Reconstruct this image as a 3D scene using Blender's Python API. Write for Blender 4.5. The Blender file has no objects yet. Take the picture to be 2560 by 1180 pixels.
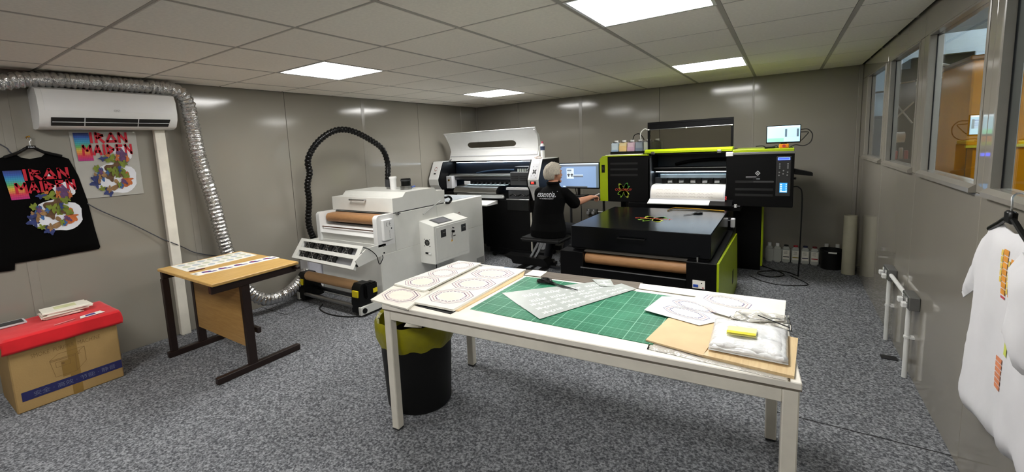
import bpy, bmesh, math, random
from mathutils import Vector, Matrix, noise, geometry
from mathutils.bvhtree import BVHTree
random.seed(7)
S = bpy.context.scene
COL = S.collection
# ------------------------------------------------------------------ camera
FPX, CX, CY, CAMH = 1091.2246, 1203.8584, 500.936, 1.4636
cam_d = bpy.data.cameras.new('camera'); cam = bpy.data.objects.new('camera', cam_d); COL.objects.link(cam)
yaw, pit, rol = -.6063, -.1204, -.0482
F = Vector((math.sin(yaw)*math.cos(pit), math.cos(yaw)*math.cos(pit), math.sin(pit)))
R0 = Vector((math.cos(yaw), -math.sin(yaw), 0)); U0 = R0.cross(F)
R = math.cos(rol)*R0 + math.sin(rol)*U0; U = -math.sin(rol)*R0 + math.cos(rol)*U0
m = Matrix((R, U, -F)).transposed().to_4x4(); m.translation = (0, 0, CAMH)
cam.matrix_world = m
cam_d.sensor_width = 36; cam_d.lens = 36*FPX/2560
cam_d.shift_x = (1280-CX)/2560; cam_d.shift_y = (CY-590)/2560
cam_d.clip_start = .05; cam_d.clip_end = 100
S.camera = cam
# ------------------------------------------------------------------ world, exposure
w = bpy.data.worlds.new('world'); S.world = w; w.use_nodes = True
w.node_tree.nodes['Background'].inputs[0].default_value = (.5, .55, .6, 1)
w.node_tree.nodes['Background'].inputs[1].default_value = .05
S.view_settings.view_transform = 'Standard'; S.view_settings.look = 'None'
S.view_settings.exposure = 0.43; S.view_settings.gamma = 1; S.view_settings.use_curve_mapping = False
LAMP = 21.0          # radiance of the ceiling panels
# ------------------------------------------------------------------ materials
def lin(h):
    h = h.lstrip('#'); c = [int(h[i:i+2], 16)/255 for i in (0, 2, 4)]
    return tuple(x/12.92 if x < .04045 else ((x+.055)/1.055)**2.4 for x in c)
MATS = {}
def mat(name, col, rough=.5, metal=0, var=.06, scale=12, bump=0, bscale=None, trans=0, ior=1.45, emit=None, es=0, coat=0, alpha=1, spec=.5, stretch=None, sheen=0):
    if name in MATS: return MATS[name]
    c = lin(col) if isinstance(col, str) else col
    M = bpy.data.materials.new(name); M.use_nodes = True
    nt = M.node_tree; n = nt.nodes; l = nt.links; p = n['Principled BSDF']
    p.inputs['Base Color'].default_value = (*c, 1); p.inputs['Roughness'].default_value = rough
    p.inputs['Metallic'].default_value = metal; p.inputs['IOR'].default_value = ior
    p.inputs['Transmission Weight'].default_value = trans; p.inputs['Alpha'].default_value = alpha
    p.inputs['Coat Weight'].default_value = coat; p.inputs['Specular IOR Level'].default_value = spec
    p.inputs['Sheen Weight'].default_value = sheen
    if emit:
        p.inputs['Emission Color'].default_value = (*(lin(emit) if isinstance(emit, str) else emit), 1); p.inputs['Emission Strength'].default_value = es
    if var or bump:
        tc = n.new('ShaderNodeTexCoord'); mp = n.new('ShaderNodeMapping'); l.new(tc.outputs['Object'], mp.inputs[0])
        if stretch: mp.inputs['Scale'].default_value = stretch
        nz = n.new('ShaderNodeTexNoise'); nz.inputs['Scale'].default_value = scale; nz.inputs['Detail'].default_value = 4
        l.new(mp.outputs[0], nz.inputs['Vector'])
    if var:
        r = n.new('ShaderNodeValToRGB'); r.color_ramp.elements[0].position = .3; r.color_ramp.elements[1].position = .7
        r.color_ramp.elements[0].color = (*[x*(1-var) for x in c], 1); r.color_ramp.elements[1].color = (*[min(1, x*(1+var)) for x in c], 1)
        l.new(nz.outputs[0], r.inputs[0]); l.new(r.outputs[0], p.inputs['Base Color'])
    if bump:
        b = n.new('ShaderNodeBump'); b.inputs['Strength'].default_value = bump; b.inputs['Distance'].default_value = .01
        z = nz
        if bscale:
            z = n.new('ShaderNodeTexNoise'); z.inputs['Scale'].default_value = bscale; z.inputs['Detail'].default_value = 3; l.new(mp.outputs[0], z.inputs['Vector'])
        l.new(z.outputs[0], b.inputs['Height']); l.new(b.outputs[0], p.inputs['Normal'])
    MATS[name] = M
    return M
def carpet_mat():
    M = bpy.data.materials.new('carpet'); M.use_nodes = True; nt = M.node_tree; n = nt.nodes; l = nt.links; p = n['Principled BSDF']
    p.inputs['Roughness'].default_value = .95; p.inputs['Specular IOR Level'].default_value = .1
    tc = n.new('ShaderNodeTexCoord')
    a = n.new('ShaderNodeTexNoise'); a.inputs['Scale'].default_value = 92; a.inputs['Detail'].default_value = 3; a.inputs['Roughness'].default_value = .6; l.new(tc.outputs['Object'], a.inputs['Vector'])
    r = n.new('ShaderNodeValToRGB'); e = r.color_ramp.elements
    e[0].position = .36; e[0].color = (*lin('#4a4c50'), 1); e[1].position = .66; e[1].color = (*lin('#a9abaf'), 1)
    k = e.new(.50); k.color = (*lin('#77797d'), 1)
    l.new(a.outputs[0], r.inputs[0])
    b2 = n.new('ShaderNodeTexNoise'); b2.inputs['Scale'].default_value = 1.3; l.new(tc.outputs['Object'], b2.inputs['Vector'])
    mx = n.new('ShaderNodeMixRGB'); mx.blend_type = 'MULTIPLY'; mx.inputs[0].default_value = .25
    l.new(r.outputs[0], mx.inputs[1]); l.new(b2.outputs[0], mx.inputs[2]); l.new(mx.outputs[0], p.inputs['Base Color'])
    bp = n.new('ShaderNodeBump'); bp.inputs['Strength'].default_value = .5; bp.inputs['Distance'].default_value = .004
    l.new(a.outputs[0], bp.inputs['Height']); l.new(bp.outputs[0], p.inputs['Normal'])
    return M
def wood_mat(name, c1, c2, axis=(1, 12, 12), rough=.4):
    M = bpy.data.materials.new(name); M.use_nodes = True; nt = M.node_tree; n = nt.nodes; l = nt.links; p = n['Principled BSDF']
    p.inputs['Roughness'].default_value = rough
    tc = n.new('ShaderNodeTexCoord'); mp = n.new('ShaderNodeMapping'); mp.inputs['Scale'].default_value = axis; l.new(tc.outputs['Object'], mp.inputs[0])
    a = n.new('ShaderNodeTexNoise'); a.inputs['Scale'].default_value = 6; a.inputs['Detail'].default_value = 6; a.inputs['Distortion'].default_value = .6; l.new(mp.outputs[0], a.inputs['Vector'])
    r = n.new('ShaderNodeValToRGB'); e = r.color_ramp.elements; e[0].position = .35; e[0].color = (*lin(c1), 1); e[1].position = .65; e[1].color = (*lin(c2), 1)
    l.new(a.outputs[0], r.inputs[0]); l.new(r.outputs[0], p.inputs['Base Color'])
    return M
def mat_board():                              # green cutting board with its printed grid
    M = bpy.data.materials.new('cutting_mat_green'); M.use_nodes = True; nt = M.node_tree; n = nt.nodes; l = nt.links; p = n['Principled BSDF']
    p.inputs['Roughness'].default_value = .5
    tc = n.new('ShaderNodeTexCoord'); sp = n.new('ShaderNodeSeparateXYZ'); l.new(tc.outputs['Object'], sp.inputs[0])
    def line(sock, per, wid):
        a = n.new('ShaderNodeMath'); a.operation = 'MULTIPLY'; a.inputs[1].default_value = 1/per; l.new(sock, a.inputs[0])
        f = n.new('ShaderNodeMath'); f.operation = 'FRACT'; l.new(a.outputs[0], f.inputs[0])
        c = n.new('ShaderNodeMath'); c.operation = 'LESS_THAN'; c.inputs[1].default_value = wid/per; l.new(f.outputs[0], c.inputs[0]); return c.outputs[0]
    def mx(a, b):
        k = n.new('ShaderNodeMath'); k.operation = 'MAXIMUM'; l.new(a, k.inputs[0]); l.new(b, k.inputs[1]); return k.outputs[0]
    g1 = mx(line(sp.outputs[0], .025, .0012), line(sp.outputs[1], .025, .0012)); g2 = mx(line(sp.outputs[0], .1, .003), line(sp.outputs[1], .1, .003))
    nz = n.new('ShaderNodeTexNoise'); nz.inputs['Scale'].default_value = 6; nz.inputs['Detail'].default_value = 5; l.new(tc.outputs['Object'], nz.inputs['Vector'])
    r = n.new('ShaderNodeValToRGB'); e = r.color_ramp.elements; e[0].position = .35; e[0].color = (*lin('#17694a'), 1); e[1].position = .75; e[1].color = (*lin('#3c8a68'), 1)
    l.new(nz.outputs[0], r.inputs[0])
    m1 = n.new('ShaderNodeMixRGB'); m1.inputs[2].default_value = (*lin('#5ea083'), 1); l.new(g1, m1.inputs[0]); l.new(r.outputs[0], m1.inputs[1])
    m2 = n.new('ShaderNodeMixRGB'); m2.inputs[2].default_value = (*lin('#8cc0a6'), 1); l.new(g2, m2.inputs[0]); l.new(m1.outputs[0], m2.inputs[1])
    l.new(m2.outputs[0], p.inputs['Base Color'])
    return M
def rainbow_mat():
    M = bpy.data.materials.new('rainbow_print'); M.use_nodes = True; nt = M.node_tree; n = nt.nodes; l = nt.links; p = n['Principled BSDF']
    p.inputs['Roughness'].default_value = .6
    tc = n.new('ShaderNodeTexCoord'); sp = n.new('ShaderNodeSeparateXYZ'); l.new(tc.outputs['Generated'], sp.inputs[0])
    r = n.new('ShaderNodeValToRGB'); e = r.color_ramp.elements
    e[0].position = 0; e[0].color = (*lin('#a81f7a'), 1); e[1].position = 1; e[1].color = (*lin('#26306f'), 1)
    for po, c in ((.18, '#d0344c'), (.36, '#d8a838'), (.5, '#58a858'), (.68, '#2f93b4'), (.85, '#2b55a8')):
        k = e.new(po); k.color = (*lin(c), 1)
    l.new(sp.outputs[2], r.inputs[0])
    br = n.new('ShaderNodeTexBrick'); br.offset = 0; br.inputs['Scale'].default_value = 1; br.inputs['Mortar Size'].default_value = .004
    br.inputs['Brick Width'].default_value = .1; br.inputs['Row Height'].default_value = .07
    br.inputs['Color1'].default_value = (1, 1, 1, 1); br.inputs['Color2'].default_value = (1, 1, 1, 1); br.inputs['Mortar'].default_value = (.45, .45, .5, 1)
    cb = n.new('ShaderNodeCombineXYZ'); l.new(sp.outputs[1], cb.inputs[0]); l.new(sp.outputs[2], cb.inputs[1]); l.new(cb.outputs[0], br.inputs['Vector'])
    mx = n.new('ShaderNodeMixRGB'); mx.blend_type = 'MULTIPLY'; mx.inputs[0].default_value = 1; l.new(r.outputs[0], mx.inputs[1]); l.new(br.outputs[0], mx.inputs[2])
    l.new(mx.outputs[0], p.inputs['Base Color'])
    return M
WALL = mat('wall_panel_paint', '#8d887e', rough=.11, var=.03, scale=1.2, bump=.03, bscale=1.6, spec=.5)
WALLD = mat('wall_core', '#3a3935', rough=.8)
TRIM = mat('trim_paint', '#8d887f', rough=.2, var=.03)
CEIL = mat('ceiling_tile', '#f0eadf', rough=.9, var=.04, scale=60, bump=.08, bscale=250)
TBAR = mat('ceiling_bar', '#a8a299', rough=.6, var=.02)
CARPET = carpet_mat()
WHITE = mat('white_powder_coat', '#dcdcd6', rough=.35, var=.02)
WHITEP = mat('white_plastic', '#e4e4e2', rough=.3, var=.02)
GREYW = mat('pale_grey_plastic', '#c9c9cc', rough=.4, var=.02)
OFFW = mat('offwhite_paint', '#e4dfd2', rough=.45, var=.08, scale=9)
BLACK = mat('black_plastic', '#070707', rough=.35, var=.1, spec=.3)
BLACKM = mat('black_powder_coat', '#050506', rough=.38, var=.1, spec=.25)
BLACKG = mat('black_gloss_panel', '#0a0b0d', rough=.2, var=.05)
DARKG = mat('dark_grey_plastic', '#343537', rough=.45, var=.06)
RUBBER = mat('black_rubber', '#070707', rough=.6, var=.1)
STEEL = mat('brushed_steel', '#9a9a98', rough=.28, metal=1, var=.05, stretch=(2, 40, 40))
STEELD = mat('dark_steel', '#55565a', rough=.32, metal=1, var=.08)
ALU = mat('aluminium', '#c6c7c8', rough=.3, metal=1, var=.04)
FOIL = mat('duct_foil', '#d2d2d2', rough=.22, metal=1, var=.1, scale=30, bump=.9, bscale=45)
LIME = mat('lime_green_coat', '#a3b80e', rough=.35, var=.03)
OLIVE = LIME
BROWN = mat('kraft_tube', '#b08b62', rough=.55, var=.06, stretch=(1, 8, 8))
BELT = mat('brown_belt', '#a2774f', rough=.5, var=.12, stretch=(1, 10, 10), scale=20)
CARD = mat('corrugated_card', '#a98a58', rough=.8, var=.06, scale=8, bump=.1, bscale=120)
CARDD = mat('card_tape', '#8f7038', rough=.35, var=.05)
CARDL = mat('light_card', '#dcc096', rough=.75, var=.06, scale=10)
NAVY = mat('navy_print', '#23265a', rough=.6, var=.12, scale=30)
CARDP = mat('brown_print', '#7c6038', rough=.8, var=.1)
RED = mat('red_cloth', '#d4101c', rough=.8, var=.1, scale=8, bump=.25, bscale=14, sheen=.2)
PAPER = mat('white_paper', '#efece3', rough=.7, var=.03)
PAPERC = mat('cream_paper', '#e9e5da', rough=.7, var=.03)
CREAM = mat('cream_badge', '#ebe7d8', rough=.7, var=.03)
PLUM = mat('plum_print', '#6f4a6c', rough=.7, var=.25, scale=60)
PINK = mat('pink_print', '#c0a2a8', rough=.7, var=.2, scale=60)
INKP = mat('purple_ink', '#4a3a86', rough=.7, var=.1)
INKR = mat('red_ink', '#b03038', rough=.7, var=.1)
INKO = mat('orange_ink', '#d98a3a', rough=.7, var=.1)
INKK = mat('black_ink', '#151515', rough=.6, var=.1)
FILM = mat('translucent_transfer_film', '#b4bab6', rough=.35, var=.04)
FILMW = mat('white_letter_film', '#e8ebe8', rough=.5, var=.03)
TABW = mat('table_white', '#efeadf', rough=.5, var=.06, scale=10)
WOODT = wood_mat('oak_laminate', '#c39a55', '#d0aa66', (10, 1, 10))
WOODP = wood_mat('oak_panel', '#a98148', '#b78f55', (1.2, 1.2, 14))
WOODB = wood_mat('plywood', '#d2b384', '#e0c698', (12, 1, 12))
GREYB = wood_mat('weathered_board', '#5f574e', '#71685d', (1, 12, 12), .7)
BRNM = mat('dark_brown_metal', '#231612', rough=.4, var=.08)
BLKF = mat('black_sweatshirt', '#040404', rough=.95, var=.15, scale=40, bump=.25, bscale=9, spec=.12)
WHTF = mat('white_cotton', '#dcdbde', rough=.95, var=.02, bump=.3, bscale=10)
SKIN = mat('skin', '#c08a6e', rough=.5, var=.06, scale=14)
HAIR = mat('grey_hair', '#c4bbab', rough=.6, var=.3, scale=20, stretch=(9, 9, 1.5), bump=.8, bscale=30)
SHIRT = mat('black_polo', '#040404', spec=.15, rough=.9, var=.15, bump=.2, bscale=12)
JEANS = mat('dark_trousers', '#0e1016', rough=.85, var=.15)
YEL = mat('yellow_label', '#e2cf1c', rough=.5, var=.03)
YELN = mat('yellow_sticky_note', '#efeaa6', rough=.6, var=.03)
YELD = mat('yellow_note_edge', '#d8d020', rough=.6, var=.03)
ORANGE = mat('orange_plastic', '#e08a18', rough=.35, var=.05)
BAGY = mat('yellow_bin_bag', '#8f8a14', rough=.3, var=.12, scale=14, bump=.5, bscale=18)
CLEAR = mat('clear_polythene', '#ffffff', rough=.12, var=0, trans=1, ior=1.12, bump=.9, bscale=22)
BAGC = mat('milky_polythene', '#f4f4f4', rough=.2, var=.06, scale=18, bump=.9, bscale=26, coat=.6)
GLASS = mat('window_glass', '#f4fafa', rough=.0, var=0, trans=1, ior=1.45)
SMOKEG = mat('smoked_acrylic', '#a8a69c', rough=.02, var=0, trans=1, ior=1.2)
GREENM = mat_board()
RAINB = rainbow_mat()
# ------------------------------------------------------------------ mesh helpers
class B:
    def __init__(s, xf=None): s.bm = bmesh.new(); s.xf = xf
    def box(s, x0, x1, y0, y1, z0, z1, bev=0, seg=1):
        v = [s.bm.verts.new((x, y, z)) for x in (x0, x1) for y in (y0, y1) for z in (z0, z1)]
        f = [s.bm.faces.new([v[i] for i in q]) for q in ((0, 1, 3, 2), (4, 6, 7, 5), (0, 4, 5, 1), (2, 3, 7, 6), (0, 2, 6, 4), (1, 5, 7, 3))]
        if bev:
            es = list({e for q in f for e in q.edges})
            bmesh.ops.bevel(s.bm, geom=es, offset=bev, segments=seg, affect='EDGES', clamp_overlap=True)
        return s
    def ring(s, c, n, r, seg, up=None):
        n = n.normalized(); a = Vector((0, 0, 1)) if abs(n.z) < .9 else Vector((1, 0, 0))
        if up is not None: a = up
        x = (a - n*a.dot(n)).normalized(); y = n.cross(x)
        return [s.bm.verts.new(c + r*(math.cos(2*math.pi*i/seg)*x + math.sin(2*math.pi*i/seg)*y)) for i in range(seg)]
    def cyl(s, p0, p1, r, seg=16, r2=None, cap=True):
        p0 = Vector(p0); p1 = Vector(p1); n = p1-p0; r2 = r if r2 is None else r2
        a = s.ring(p0, n, r, seg); b = s.ring(p1, n, r2, seg)
        for i in range(seg): s.bm.faces.new((a[i], a[(i+1) % seg], b[(i+1) % seg], b[i]))
        if cap: s.bm.faces.new(a[::-1]); s.bm.faces.new(b)
        return s
    def tube(s, pts, r, seg=8, cap=True):
        pts = [Vector(p) for p in pts]; rs = r if isinstance(r, (list, tuple)) else [r]*len(pts)
        up = None; rings = []
        for i, p in enumerate(pts):
            t = (pts[min(i+1, len(pts)-1)]-pts[max(i-1, 0)])
            if t.length < 1e-9: t = Vector((0, 0, 1))
            t.normalize()
            if up is None: up = Vector((0, 0, 1)) if abs(t.z) < .9 else Vector((1, 0, 0))
            up = (up - t*up.dot(t)).normalized()
            rings.append(s.ring(p, t, rs[i], seg, up))
        for a, b in zip(rings, rings[1:]):
            for i in range(seg): s.bm.faces.new((a[i], a[(i+1) % seg], b[(i+1) % seg], b[i]))
        if cap: s.bm.faces.new(rings[0][::-1]); s.bm.faces.new(rings[-1])
        return s
    def lathe(s, prof, c, seg=24, cap=True):
        c = Vector(c); rings = []
        for r, z in prof: rings.append([s.bm.verts.new(c+Vector((r*math.cos(2*math.pi*i/seg), r*math.sin(2*math.pi*i/seg), z))) for i in range(seg)])
        for a, b in zip(rings, rings[1:]):
            for i in range(seg): s.bm.faces.new((a[i], a[(i+1) % seg], b[(i+1) % seg], b[i]))
        if cap: s.bm.faces.new(rings[0][::-1]); s.bm.faces.new(rings[-1])
        return s
    def prism(s, poly, ax, a0, a1):          # poly in the two other axes (in xyz order), extruded along ax
        def P(q, a):
            q = list(q); q.insert(ax, a); return q
        A = [s.bm.verts.new(P(q, a0)) for q in poly]; Bv = [s.bm.verts.new(P(q, a1)) for q in poly]; n = len(poly)
        for i in range(n): s.bm.faces.new((A[i], A[(i+1) % n], Bv[(i+1) % n], Bv[i]))
        s.bm.faces.new(A[::-1]); s.bm.faces.new(Bv)
        return s
    def face(s, pts): s.bm.faces.new([s.bm.verts.new(p) for p in pts]); return s
    def slab(s, pts, h):                     # flat polygon (list of 3d points) thickened upward by vector h
        h = Vector(h); A = [s.bm.verts.new(p) for p in pts]; Bv = [s.bm.verts.new(Vector(p)+h) for p in pts]; n = len(pts)
        for i in range(n): s.bm.faces.new((A[i], A[(i+1) % n], Bv[(i+1) % n], Bv[i]))
        s.bm.faces.new(A[::-1]); s.bm.faces.new(Bv); return s
    def grid(s, fn, nu, nv):
        v = [[s.bm.verts.new(fn(i/nu, j/nv)) for j in range(nv+1)] for i in range(nu+1)]
        for i in range(nu):
            for j in range(nv): s.bm.faces.new((v[i][j], v[i+1][j], v[i+1][j+1], v[i][j+1]))
        return s
    def ribbon(s, pts, wd, mp):              # flat thick polyline in 2d, mapped to 3d by mp
        for (a, b) in zip(pts, pts[1:]):
            a = Vector(a); b = Vector(b); d = (b-a).normalized(); n = Vector((-d.y, d.x))*wd/2
            e = d*wd*.25
            s.face([mp(*q) for q in (a-e-n, b+e-n, b+e+n, a-e+n)])
        return s
    def sphere(s, c, r, u=16, v=10, sc=(1, 1, 1)):
        g = bmesh.ops.create_uvsphere(s.bm, u_segments=u, v_segments=v, radius=r)
        for q in g['verts']: q.co = Vector((q.co.x*sc[0], q.co.y*sc[1], q.co.z*sc[2]))+Vector(c)
        return s
    def build(s, name, material, parent=None, smooth=False, origin=None):
        if s.xf is not None: s.bm.transform(s.xf)
        bmesh.ops.recalc_face_normals(s.bm, faces=s.bm.faces)
        me = bpy.data.meshes.new(name)
        if parent is not None:
            r = parent
            while r.parent: r = r.parent
            o0 = r.location.copy()
        elif origin is not None: o0 = Vector(origin)
        else:
            xs = [v.co for v in s.bm.verts]
            o0 = Vector(((min(v.x for v in xs)+max(v.x for v in xs))/2, (min(v.y for v in xs)+max(v.y for v in xs))/2, min(v.z for v in xs)))
        bmesh.ops.translate(s.bm, verts=s.bm.verts, vec=-o0)
        s.bm.to_mesh(me); s.bm.free()
        if smooth:
            me.polygons.foreach_set('use_smooth', [True]*len(me.polygons))
            try: me.set_sharp_from_angle(angle=math.radians(40))
            except Exception: pass
        me.materials.append(material)
        o = bpy.data.objects.new(name, me); COL.objects.link(o)
        if parent is not None: o.parent = parent
        else: o.location = o0
        return o
def tag(o, label=None, cat=None, group=None, kind=None):
    if label: o['label'] = label
    if cat: o['category'] = cat
    if group: o['group'] = group
    if kind: o['kind'] = kind
    return o
def thing(name, label, cat, loc, group=None, kind=None):
    o = bpy.data.objects.new(name, None); COL.objects.link(o); o.location = loc; o.empty_display_size = .05
    return tag(o, label, cat, group, kind)
def copy_tree(o, loc=None, label=None):
    c = o.copy(); COL.objects.link(c)
    if loc is not None: c.location = loc
    if label: c['label'] = label
    def rec(src, dst):
        for ch in list(src.children):
            d = ch.copy(); COL.objects.link(d); d.parent = dst; rec(ch, d)
    rec(o, c)
    return c
def textmesh(s, sz=1, shear=0, bold=0, space=1):
    cu = bpy.data.curves.new('t', 'FONT'); cu.body = s; cu.size = sz; cu.shear = shear; cu.offset = bold; cu.space_character = space; cu.align_x = 'LEFT'; cu.resolution_u = 2
    o = bpy.data.objects.new('t', cu); COL.objects.link(o); bpy.context.view_layer.update()
    me = bpy.data.meshes.new_from_object(o.evaluated_get(bpy.context.evaluated_depsgraph_get()))
    bpy.data.objects.remove(o); bpy.data.curves.remove(cu)
    V = [v.co.copy() for v in me.vertices]; P = [list(p.vertices) for p in me.polygons]; bpy.data.meshes.remove(me)
    if not V: V = [Vector((0, 0, 0)), Vector((.001, 0, 0)), Vector((0, .001, 0))]; P = [[0, 1, 2]]
    x0 = min(v.x for v in V); x1 = max(v.x for v in V); y0 = min(v.y for v in V); y1 = max(v.y for v in V)
    return [((v.x-x0)/(x1-x0), (v.y-y0)/(y1-y0)) for v in V], P, (x1-x0)/(y1-y0)
def text(name, s, material, parent, mp, shear=0, bold=0, label=None, bld=None):    # mp(u,v) with u,v in 0..1 over the text's own box
    V, P, _ = textmesh(s, 1, shear, bold)
    b = bld or B()
    vs = [b.bm.verts.new(mp(*v)) for v in V]
    for p in P:
        try: b.bm.faces.new([vs[i] for i in p])
        except ValueError: pass
    if bld: return bld
    o = b.build(name, material, parent)
    if label: o['label'] = label
    return o
def bil(A, Bp, C, D, off=(0, 0, 0)):         # bilinear map, A=(0,0) Bp=(1,0) C=(1,1) D=(0,1)
    A, Bp, C, D, off = map(Vector, (A, Bp, C, D, off))
    return lambda u, v: A*(1-u)*(1-v)+Bp*u*(1-v)+C*u*v+D*(1-u)*v+off
def spline(pts, n=8):
    pts = [Vector(p) for p in pts]; out = []
    P = [2*pts[0]-pts[1]]+pts+[2*pts[-1]-pts[-2]]
    for i in range(1, len(P)-2):
        for k in range(n):
            t = k/n; a, b, c, d = P[i-1], P[i], P[i+1], P[i+2]
            out.append(.5*((2*b)+(c-a)*t+(2*a-5*b+4*c-d)*t*t+(3*b-a-3*c+d)*t**3))
    out.append(pts[-1]); return out
def resample(pts, step):
    L = [0]
    for a, b in zip(pts, pts[1:]): L.append(L[-1]+(b-a).length)
    n = max(2, int(L[-1]/step)); out = []; j = 0
    for i in range(n+1):
        t = L[-1]*i/n
        while j < len(L)-2 and L[j+1] < t: j += 1
        k = (t-L[j])/max(1e-9, L[j+1]-L[j]); out.append(pts[j].lerp(pts[j+1], k))
    return out
# ------------------------------------------------------------------ the room
XL, XR, YB, YF, H = -4.2158, .6577, 6.05, -2.2, 2.1225
GX, GY = -2.0873, 1.4039
fl = tag(B().box(XL-.1, XR+.1, YF-.1, YB+.1, -.06, 0).build('floor', CARPET), kind='structure')
SEAM = mat('carpet_seam', '#1c1d1f', rough=.9)
for x0, x1, y0, y1 in ((XL, -3.78, 2.157, 2.164), (-3.784, -3.777, 2.157, 2.75), (.0, XR, 2.625, 2.631)):
    B().box(x0, x1, y0, y1, 0, .0012).build('carpet_seam', SEAM, fl)
# ceiling: slab above, bars and one object per tile
ce = tag(B().box(XL-.1, XR+.1, YF-.1, YB+.1, H+.03, H+.08).build('ceiling', WALLD), kind='structure')
xs = sorted([XL]+[GX+.6*i for i in range(-3, 5)]+[XR]); ys = sorted([YF]+[GY+.6*j for j in range(-6, 8) if YF < GY+.6*j < YB]+[YB])
for x in xs[1:-1]: B().box(x-.012, x+.012, YF, YB, H-.001, H+.028).build('grid_bar', TBAR, ce)
for y in ys[1:-1]: B().box(XL, XR, y-.007, y+.007, H, H+.026).build('grid_bar', TBAR, ce)
LAMPS = [(-2, 1), (-2, 5), (2, 1), (2, 5), (2, -3), (-2, -3)]
tilemesh = {}
for a in range(len(xs)-1):
    for b in range(len(ys)-1):
        i = round((xs[a]-GX)/.6) if a else -9; j = round((ys[b]-GY)/.6) if b else -9
        if (i, j) in LAMPS: continue
        w_, d_ = xs[a+1]-xs[a]-.026, ys[b+1]-ys[b]-.017
        key = (round(w_, 3), round(d_, 3)); cx_, cy_ = (xs[a]+xs[a+1])/2, (ys[b]+ys[b+1])/2
        if key not in tilemesh:
            o = B().box(cx_-w_/2, cx_+w_/2, cy_-d_/2, cy_+d_/2, H-.002, H+.012, .003).build('ceiling_tile', CEIL, None, origin=(cx_, cy_, H)); tilemesh[key] = o.data
            o.parent = ce; o.location = Vector((cx_, cy_, H))-ce.location
        else:
            o = bpy.data.objects.new('ceiling_tile', tilemesh[key]); COL.objects.link(o); o.parent = ce; o.location = Vector((cx_, cy_, H))-ce.location
# light panels
DIFF = mat('lamp_diffuser', '#ffffff', rough=.5, var=0, emit=(1, .985, .955), es=LAMP)
lamp_lab = {(-2, 1): 'square ceiling light panel over the dryer side of the room, above the left wall hose', (-2, 5): 'small far square ceiling light panel above the white printer', (2, 1): 'largest square ceiling light panel, cut by the top of the picture', (2, 5): 'square ceiling light panel above the lime green and black printer',
            (2, -3): 'ceiling light panel behind the camera on the window side', (-2, -3): 'ceiling light panel behind the camera on the plain wall side'}
for (i, j) in LAMPS:
    x0, y0 = GX+.6*i, GY+.6*j
    t = thing('ceiling_light', lamp_lab[(i, j)], 'ceiling light', (x0+.3, y0+.3, H), 'square panel lights in the ceiling grid')
    b = B()
    for q in ((x0+.008, x0+.592, y0+.008, y0+.024), (x0+.008, x0+.592, y0+.576, y0+.592), (x0+.008, x0+.024, y0+.024, y0+.576), (x0+.576, x0+.592, y0+.024, y0+.576)): b.box(*q, H-.002, H+.012)
    b.build('frame', WHITEP, t)
    B().box(x0+.024, x0+.576, y0+.024, y0+.576, H+.002, H+.010).build('diffuser', DIFF, t)
# walls: dark core plus one object per panel
def wall(name, core, panels, strips):
    wl = tag(B().box(*core).build(name, WALLD), kind='structure')
    for p in panels: B().box(*p, .002).build('panel', WALL, wl)
    for p in strips: B().box(*p, .0015).build('cover_strip', TRIM, wl)
    return wl
lj = [YF, -1.40, -.39, .645, 1.68, 2.63, 3.64, 4.62, 5.62, YB]
WL = wall('wall_left', (XL-.10, XL-.012, YF-.1, YB+.1, 0, H+.03), [(XL-.012, XL, a+.002, b-.002, 0, H) for a, b in zip(lj, lj[1:])],
     [(XL, XL+.003, y-.025, y+.025, 0, H) for y in (.645, 1.68, 3.64)])
bj = [XL, -3.42, -2.40, -1.33, -.30, XR]
WB = wall('wall_back', (XL-.1, XR+.1, YB+.012, YB+.10, 0, H+.03), [(a+.002, b-.002, YB, YB+.012, 0, H) for a, b in zip(bj, bj[1:])],
     [(x-.025, x+.025, YB-.003, YB, 0, H) for x in (-2.40,)]+[(-.31, -.29, YB-.003, YB, 0, H)])
fj = [XL, -3.0, -1.8, -.6, XR]
WF = wall('wall_front', (XL-.1, XR+.1, YF-.1, YF-.012, 0, H+.03), [(a+.002, b-.002, YF-.012, YF, 0, H) for a, b in zip(fj, fj[1:])], [])
# right wall with its window openings
wins = [(4.79, 5.67), (3.725, 4.575), (2.635, 3.495), (1.565, 2.465), (.50, 1.40)]
Z0, Z1 = 1.212, 1.962
rj = [YF, -1.55, -.50, .45, 1.515, 2.55, 3.615, 4.70, YB]
b = B(); b.box(XR+.012, XR+.06, YF-.1, YB+.1, 0, Z0-.02); b.box(XR+.012, XR+.06, YF-.1, YB+.1, Z1+.02, H+.03)
ed = sorted([YF-.1]+[v for q in wins for v in (q[0]-.010, q[1]+.010)]+[YB+.1])
for y0, y1 in zip(ed[::2], ed[1::2]): b.box(XR+.012, XR+.06, y0, y1, Z0-.02, Z1+.02)
WR = tag(b.build('wall_right', TRIM), kind='structure')
WALLR = mat('wall_panel_gloss', '#8d887e', rough=.055, var=.03, scale=1.2, bump=.008, bscale=1.6)
for y0, y1 in zip(rj, rj[1:]):
    B().box(XR, XR+.012, y0+.002, y1-.002, 0, Z0-.03, .002).build('panel', WALLR, WR)
    B().box(XR, XR+.012, y0+.002, y1-.002, Z1+.012, H, .002).build('panel', WALLR, WR)
    hit = [q for q in wins if y0 < (q[0]+q[1])/2 < y1]
    if not hit: B().box(XR, XR+.012, y0+.002, y1-.002, Z0-.028, Z1+.01, .002).build('panel', WALLR, WR)
    else:
        q = hit[0]
        B().box(XR, XR+.012, y0+.002, q[0]-.022, Z0-.028, Z1+.01, .002).build('panel', WALLR, WR); B().box(XR, XR+.012, q[1]+.022, y1-.002, Z0-.028, Z1+.01, .002).build('panel', WALLR, WR)
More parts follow.
